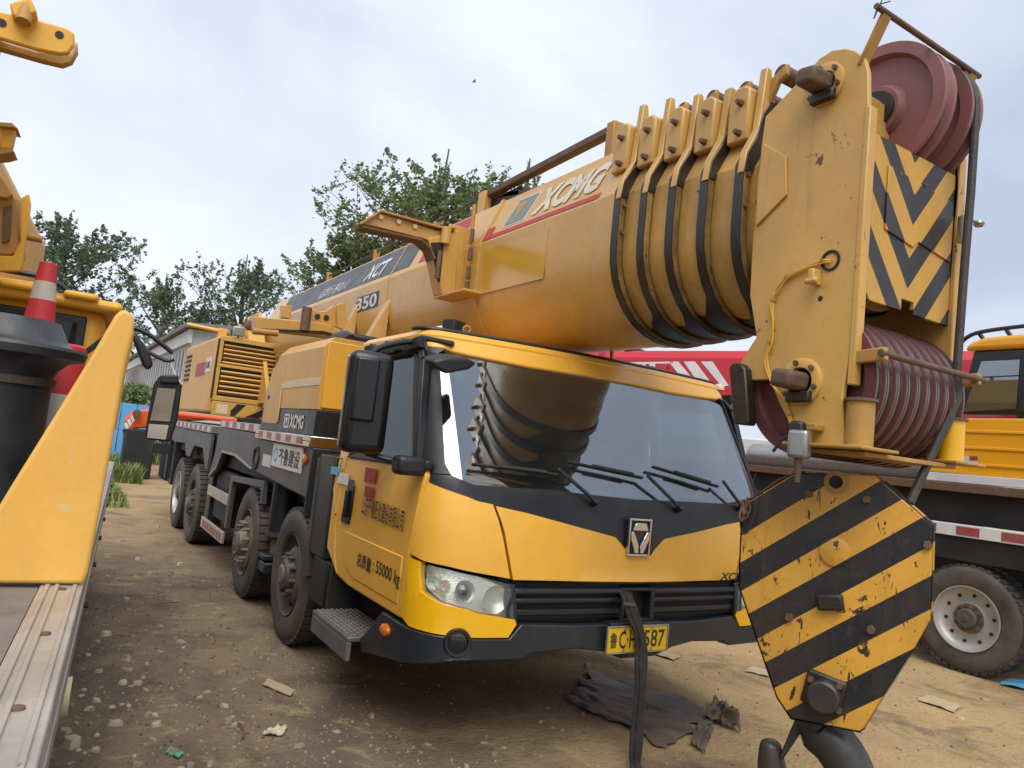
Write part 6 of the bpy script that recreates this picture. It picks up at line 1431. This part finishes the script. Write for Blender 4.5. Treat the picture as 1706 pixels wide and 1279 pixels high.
# ------------------------------------------------------------------ trees
def leaf_mat(name, c1, c2, c3):
    M = bpy.data.materials.new(name); M.use_nodes = True; n = M.node_tree.nodes; l = M.node_tree.links; b = n['Principled BSDF']
    g = N(n, 'ShaderNodeNewGeometry'); t = N(n, 'ShaderNodeTexNoise'); t.inputs['Scale'].default_value = .9; t.inputs['Detail'].default_value = 3; l.new(g.outputs['Position'], t.inputs['Vector'])
    cr = N(n, 'ShaderNodeValToRGB'); cr.color_ramp.elements[0].position = .35; cr.color_ramp.elements[0].color = (*c1, 1); cr.color_ramp.elements[1].position = .66; cr.color_ramp.elements[1].color = (*c2, 1); l.new(t.outputs['Fac'], cr.inputs[0])
    x = N(n, 'ShaderNodeMix', data_type='RGBA'); l.new(g.outputs['Random Per Island'], x.inputs[0]); l.new(cr.outputs[0], x.inputs[6]); x.inputs[7].default_value = (*c3, 1)
    r = N(n, 'ShaderNodeMath', operation='MULTIPLY'); l.new(g.outputs['Random Per Island'], r.inputs[0]); r.inputs[1].default_value = .55; l.new(r.outputs[0], x.inputs[0])
    l.new(x.outputs[2], b.inputs['Base Color']); b.inputs['Roughness'].default_value = .55
    tr = N(n, 'ShaderNodeBsdfTranslucent'); l.new(x.outputs[2], tr.inputs[0]); ms = N(n, 'ShaderNodeMixShader'); ms.inputs[0].default_value = .3
    l.new(b.outputs[0], ms.inputs[1]); l.new(tr.outputs[0], ms.inputs[2]); l.new(ms.outputs[0], n['Material Output'].inputs[0]); MATS[name] = M
leaf_mat('leaf_dark', (.075, .125, .065), (.13, .185, .095), (.20, .25, .15))
leaf_mat('leaf_green', (.10, .165, .055), (.165, .24, .085), (.27, .31, .15))
def tree(name, px, top_py, wpx, dist, label, leafm, seed, leaf=.13, nbr=34, per=26, bare=.25, lean=0.0, asc=1.0, group='trees behind the cranes'):
    rnd = random.Random(seed); d = ray(px, top_py); hd = Vector((d.x, d.y, 0)); k = dist / hd.length; top = CAMP + d * k; H = top.z
    W = wpx / F_PX * dist * .5
    base = Vector((top.x, top.y, 0)); t = root(name, tuple(base), label, 'tree', group)
    trunk = MB(); lv = MB()
    tp = [base + Vector((math.sin(i * .9 + seed) * .12, math.cos(i * 1.3 + seed) * .12, H * i / 9)) for i in range(10)]
    trunk.tube(tp, [.02 * H * (1 - .92 * i / 9) + .01 for i in range(10)], 8)
    def leaf_at(p, s):
        a = rnd.uniform(0, 6.28); e = rnd.uniform(-.9, .9); u = Vector((math.cos(a), math.sin(a), e)).normalized(); v = Vector((rnd.uniform(-1, 1), rnd.uniform(-1, 1), rnd.uniform(-.6, 1))).cross(u)
        if v.length < .05: v = u.orthogonal()
        v.normalize(); s *= rnd.uniform(.6, 1.25)
        lv.add([p - u * s * .5, p - v * s * .36 + u * s * .05, p + u * s * .62, p + v * s * .36 + u * s * .05], [(0, 1, 2, 3)])
    def shoot(p0, p1, n, spread):
        for _ in range(n):
            f = rnd.random() ** .7; p = p0.lerp(p1, f); sp = spread * (1.05 - .75 * f)
            leaf_at(p + Vector((rnd.gauss(0, sp), rnd.gauss(0, sp), rnd.gauss(0, sp))), leaf)
    for b in range(nbr):
        f = bare + (1 - bare) * (b + rnd.random()) / nbr; z = H * f; a = rnd.uniform(0, 6.28)
        prof = math.sin(math.pi * min(1, (1 - f) / (1 - bare) * .86 + .10)) ** .8
        ln = W * prof * rnd.uniform(.65, 1.15); rise = ln * asc * rnd.uniform(.5, 1.1)
        p0 = base.lerp(top, f * .9); p0 = Vector((base.x, base.y, z * .86)); dirv = Vector((math.cos(a) + lean, math.sin(a), 0))
        p1 = p0 + dirv * ln + Vector((0, 0, rise)); rcap = lambda q: CAMZ + (H - CAMZ) * (1 - (Vector((q.x, q.y, 0)) - base).length / dist * .85) * (.72 + .28 * rnd.random() ** .6); p1.z = min(p1.z, rcap(p1))
        mid = p0.lerp(p1, .5) + Vector((0, 0, -ln * .06)); trunk.tube([p0, mid, p1], [.035 + .006 * ln, .02 + .003 * ln, .008], 5)
        for s_ in range(7):
            q0 = p0.lerp(p1, .3 + .7 * s_ / 6); q1 = q0 + Vector((rnd.gauss(0, .28) * ln * .5, rnd.gauss(0, .28) * ln * .5, rnd.uniform(.15, .55) * (ln * .45 + .4)))
            q1.z = min(q1.z, rcap(q1) * 1.02); trunk.tube([q0, q1], [.014, .005], 4); shoot(q0, q1, per, .07 + .035 * ln * .5)
    for _ in range(10):     # ragged leader shoots
        a = rnd.uniform(0, 6.28); r_ = rnd.random() * W * .35; q0 = Vector((base.x + math.cos(a) * r_ * .4, base.y + math.sin(a) * r_ * .4, H * .78)); q1 = Vector((base.x + math.cos(a) * r_, base.y + math.sin(a) * r_, (H - r_ * .35) * rnd.uniform(.88, .99)))
        trunk.tube([q0, q1], [.03, .006], 4); shoot(q0, q1, per * 2, .13)
    tag(trunk.build('trunk', 'bark', t, flip=False)); lv.build('crown', leafm, t, flip=False)
    return t
tree('poplar_tree', 118, 352, 210, 44, 'dark spreading tree rising behind the yellow guard panel and cone', 'leaf_dark', 1, .19, 50, 24, .18, .3, 1.6)
tree('poplar_tree', 20, 385, 150, 40, 'dark tree half hidden behind the jib end of the older crane', 'leaf_dark', 9, .22, 30, 26, .2, .1)
tree('poplar_tree', 280, 455, 135, 62, 'narrow dark tree standing over the white shed roof', 'leaf_dark', 2, .22, 48, 22, .15, 0, 1.3)
tree('poplar_tree', 415, 424, 175, 62, 'upright dark poplar with many pointed shoots beyond the machine housing', 'leaf_dark', 3, .22, 60, 22, .2, 0, 1.9)
tree('poplar_tree', 340, 505, 110, 66, 'small dark tree filling the gap between two taller ones', 'leaf_dark', 12, .22, 26, 24, .2, 0, 1.3)
tree('poplar_tree', 748, 250, 390, 27, 'tall light green tree rising over the middle of the boom', 'leaf_green', 4, .14, 100, 34, .3, 0, .8)
tree('poplar_tree', 605, 358, 230, 28, 'lower light green tree leaning out behind the jib arm', 'leaf_green', 5, .14, 64, 36, .3, 0, .7)
tree('poplar_tree', 880, 262, 190, 29, 'light green tree showing behind the boom top rail', 'leaf_green', 6, .14, 64, 34, .35, 0, .8)
tree('poplar_tree', 1050, 566, 150, 44, 'distant low tree peeping out between boom and red crane', 'leaf_green', 7, .22, 26, 22, .2)
bsh = MB(); rbs = random.Random(31)
# ------------------------------------------------------------------ shed, blue sheeting, orange machine
XBd = 3.7
pb0 = onx(322, 548, XBd); y0b, zTop = pb0.y, pb0.z
shed = root('factory_shed', (XBd + 5, y0b + 16, 0), 'long white shed with two rows of tall narrow windows and grey roof', 'building')
MB().b2((XBd, y0b, 0), (XBd + 10, y0b + 27, zTop)).build('wall', 'concrete_wall', shed)
MB().prism([(XBd - .3, y0b - .4, zTop + .005), (XBd - .3, y0b + 27.4, zTop + .005), (XBd + 5, y0b + 27.4, zTop + .5), (XBd + 5, y0b - .4, zTop + .5)], (0, 0, .15)).build('roof', 'roof_grey', shed)
MB().prism([(XBd + 5.0, y0b - .4, zTop + .5), (XBd + 5.0, y0b + 27.4, zTop + .5), (XBd + 10.3, y0b + 27.4, zTop), (XBd + 10.3, y0b - .4, zTop)], (0, 0, .15)).build('roof', 'roof_grey', shed)
MB().b2((XBd - .12, y0b - .1, zTop - .5), (XBd - .001, y0b + 27, zTop - .02)).build('cornice', 'white_paint', shed)
wm = None
for row, (za, zb) in enumerate(((.30, .52), (.58, .86))):
    for k in range(30):
        y = y0b + .5 + k * .87
        if wm is None or row == 1 and k == 0 or k == 0:
            wo_ = MB().b2((XBd - .03, y, zTop * za), (XBd - .002, y + .62, zTop * zb)).build('window', 'window_pale', shed)
            first = wo_; fy = y
            fr_ = MB().b2((XBd - .06, y + .29, zTop * za), (XBd - .031, y + .33, zTop * zb)).build('mullion', 'white_paint', wo_)
        else:
            c = first.copy(); COL.objects.link(c); c.location = first.location + Vector((0, y - fy, 0)); WORG[c.name] = WORG[first.name] + Vector((0, y - fy, 0))
            m_ = fr_.copy(); COL.objects.link(m_); m_.parent = c
p0 = ony(190, 690, 26); p1 = ony(242, 690, 26); zt = ony(215, 672, 26).z
bf = root('sheet_fence', ((p0.x + p1.x) / 2, 26, 0), 'bright blue corrugated site fence beyond the grass', 'fence')
for k in range(7):
    xa = p0.x - 2 + k * (p1.x - p0.x + 2.2) / 7; MB().b2((xa, 26 + .03 * (k % 2), 0), (xa + (p1.x - p0.x + 2.2) / 7 - .02, 26.05 + .03 * (k % 2), zt)).build('fence_panel', 'blue_sheet', bf, .01)
om = root('folding_crane', (tuple(ony(240, 720, 21))[0], 21, 0), 'orange red folded loader boom lying low beyond the parked crane', 'crane')
q = [ony(*p, 21) for p in ((208, 700), (222, 684), (262, 680), (300, 690), (352, 692), (352, 700), (300, 702), (262, 712), (226, 714), (212, 722))]
ob = MB().prism(q, (0, .4, 0)).build('folded_boom', 'orange_red', om, .05)
for k in range(3):
    q = [ony(*p, 20.98) for p in ((207 + k * 5, 706 - k * 6), (211 + k * 5, 703 - k * 6), (215 + k * 5, 712 - k * 6), (211 + k * 5, 717 - k * 6))]; MB().prism(q, (0, .02, 0)).build('stripe', 'decal_white', ob)
p = ony(232, 715, 21); MB().b2((p.x - .3, 20.9, 0), (p.x + .4, 21.5, p.z)).build('pedestal', 'chassis_black', om, .04)
p = ony(330, 703, 21); MB().b2((p.x - .6, 20.9, 0), (p.x + 2.0, 22.5, p.z)).build('truck_bed', 'chassis_black', om, .04)
p = ony(313, 692, 20.9); MB().cyl((p.x - .3, 20.85, p.z), (p.x + 1.3, 20.85, p.z), .07).build('ram', 'orange_red', ob)
p = ony(228, 688, 20.9); MB().cyl((p.x, 20.7, p.z), (p.x, 20.98, p.z), .09).build('pulley', 'rusty_steel', ob)
cabl_ = MB().tube(smooth_path([ony(206, 716, 21), onz(210, 738), onz(230, 742), onz(262, 748), onz(292, 748)], 5), .025, 6)
tag(cabl_.build('loose_cable', 'chassis_black', None), 'thin dark cable trailing from the orange boom along the ground', 'cable')
# hedge-like shrubs at the foot of the shed
sh = root('shrub', tuple(onz(235, 742) * 0 + ony(222, 690, 30).xyz * 1), 'dark green shrubs growing in front of the white shed', 'shrub') if False else None
shb = MB(); rr2 = random.Random(77)
c0_ = ony(225, 655, 29)
shr = root('shrub', (c0_.x, 29, 0), 'dense green shrub growing below the white shed wall', 'shrub')
stm = MB()
for k in range(7): stm.tube([(c0_.x + (k - 3) * .3, 29, 0), (c0_.x + (k - 3) * .55, 29 + rr2.uniform(-.3, .3), c0_.z * .8)], [.05, .01], 5)
stm.build('stem', 'bark', shr, flip=False)
for _ in range(4200):
    a = rr2.gauss(0, .75); zz_ = rr2.random() ** .6 * c0_.z * 1.15 * math.exp(-a * a * .18); u = Vector((rr2.uniform(-1, 1), rr2.uniform(-1, 1), rr2.uniform(-1, 1))).normalized(); v = u.orthogonal().normalized(); s_ = .16
    pp_ = Vector((c0_.x + a, 29 + rr2.gauss(0, .5), zz_)); shb.add([pp_ - u * s_ * .5, pp_ - v * s_ * .3, pp_ + u * s_ * .5, pp_ + v * s_ * .3], [(0, 1, 2, 3)])
shb.build('foliage', 'leaf_green', shr, flip=False)
# bird
bp_ = CAMP + ray(790, 136).normalized() * 30
bd = MB(); bd.tube([bp_ + Vector((-.07, 0, 0)), bp_ + Vector((-.03, 0, .005)), bp_ + Vector((.04, 0, 0)), bp_ + Vector((.08, 0, -.01))], [.004, .02, .018, .003], 8)
for sgn in (-1, 1): bd.add([bp_ + Vector((-.03, 0, .01)), bp_ + Vector((.03, 0, .01)), bp_ + Vector((.02, sgn * .09, .05)), bp_ + Vector((-.01, sgn * .16, .03)), bp_ + Vector((-.025, sgn * .08, .05))], [(0, 1, 2, 3, 4)])
tag(bd.build('bird', 'chassis_black', None, flip=False), 'tiny dark bird flying in the grey sky above the boom', 'bird')
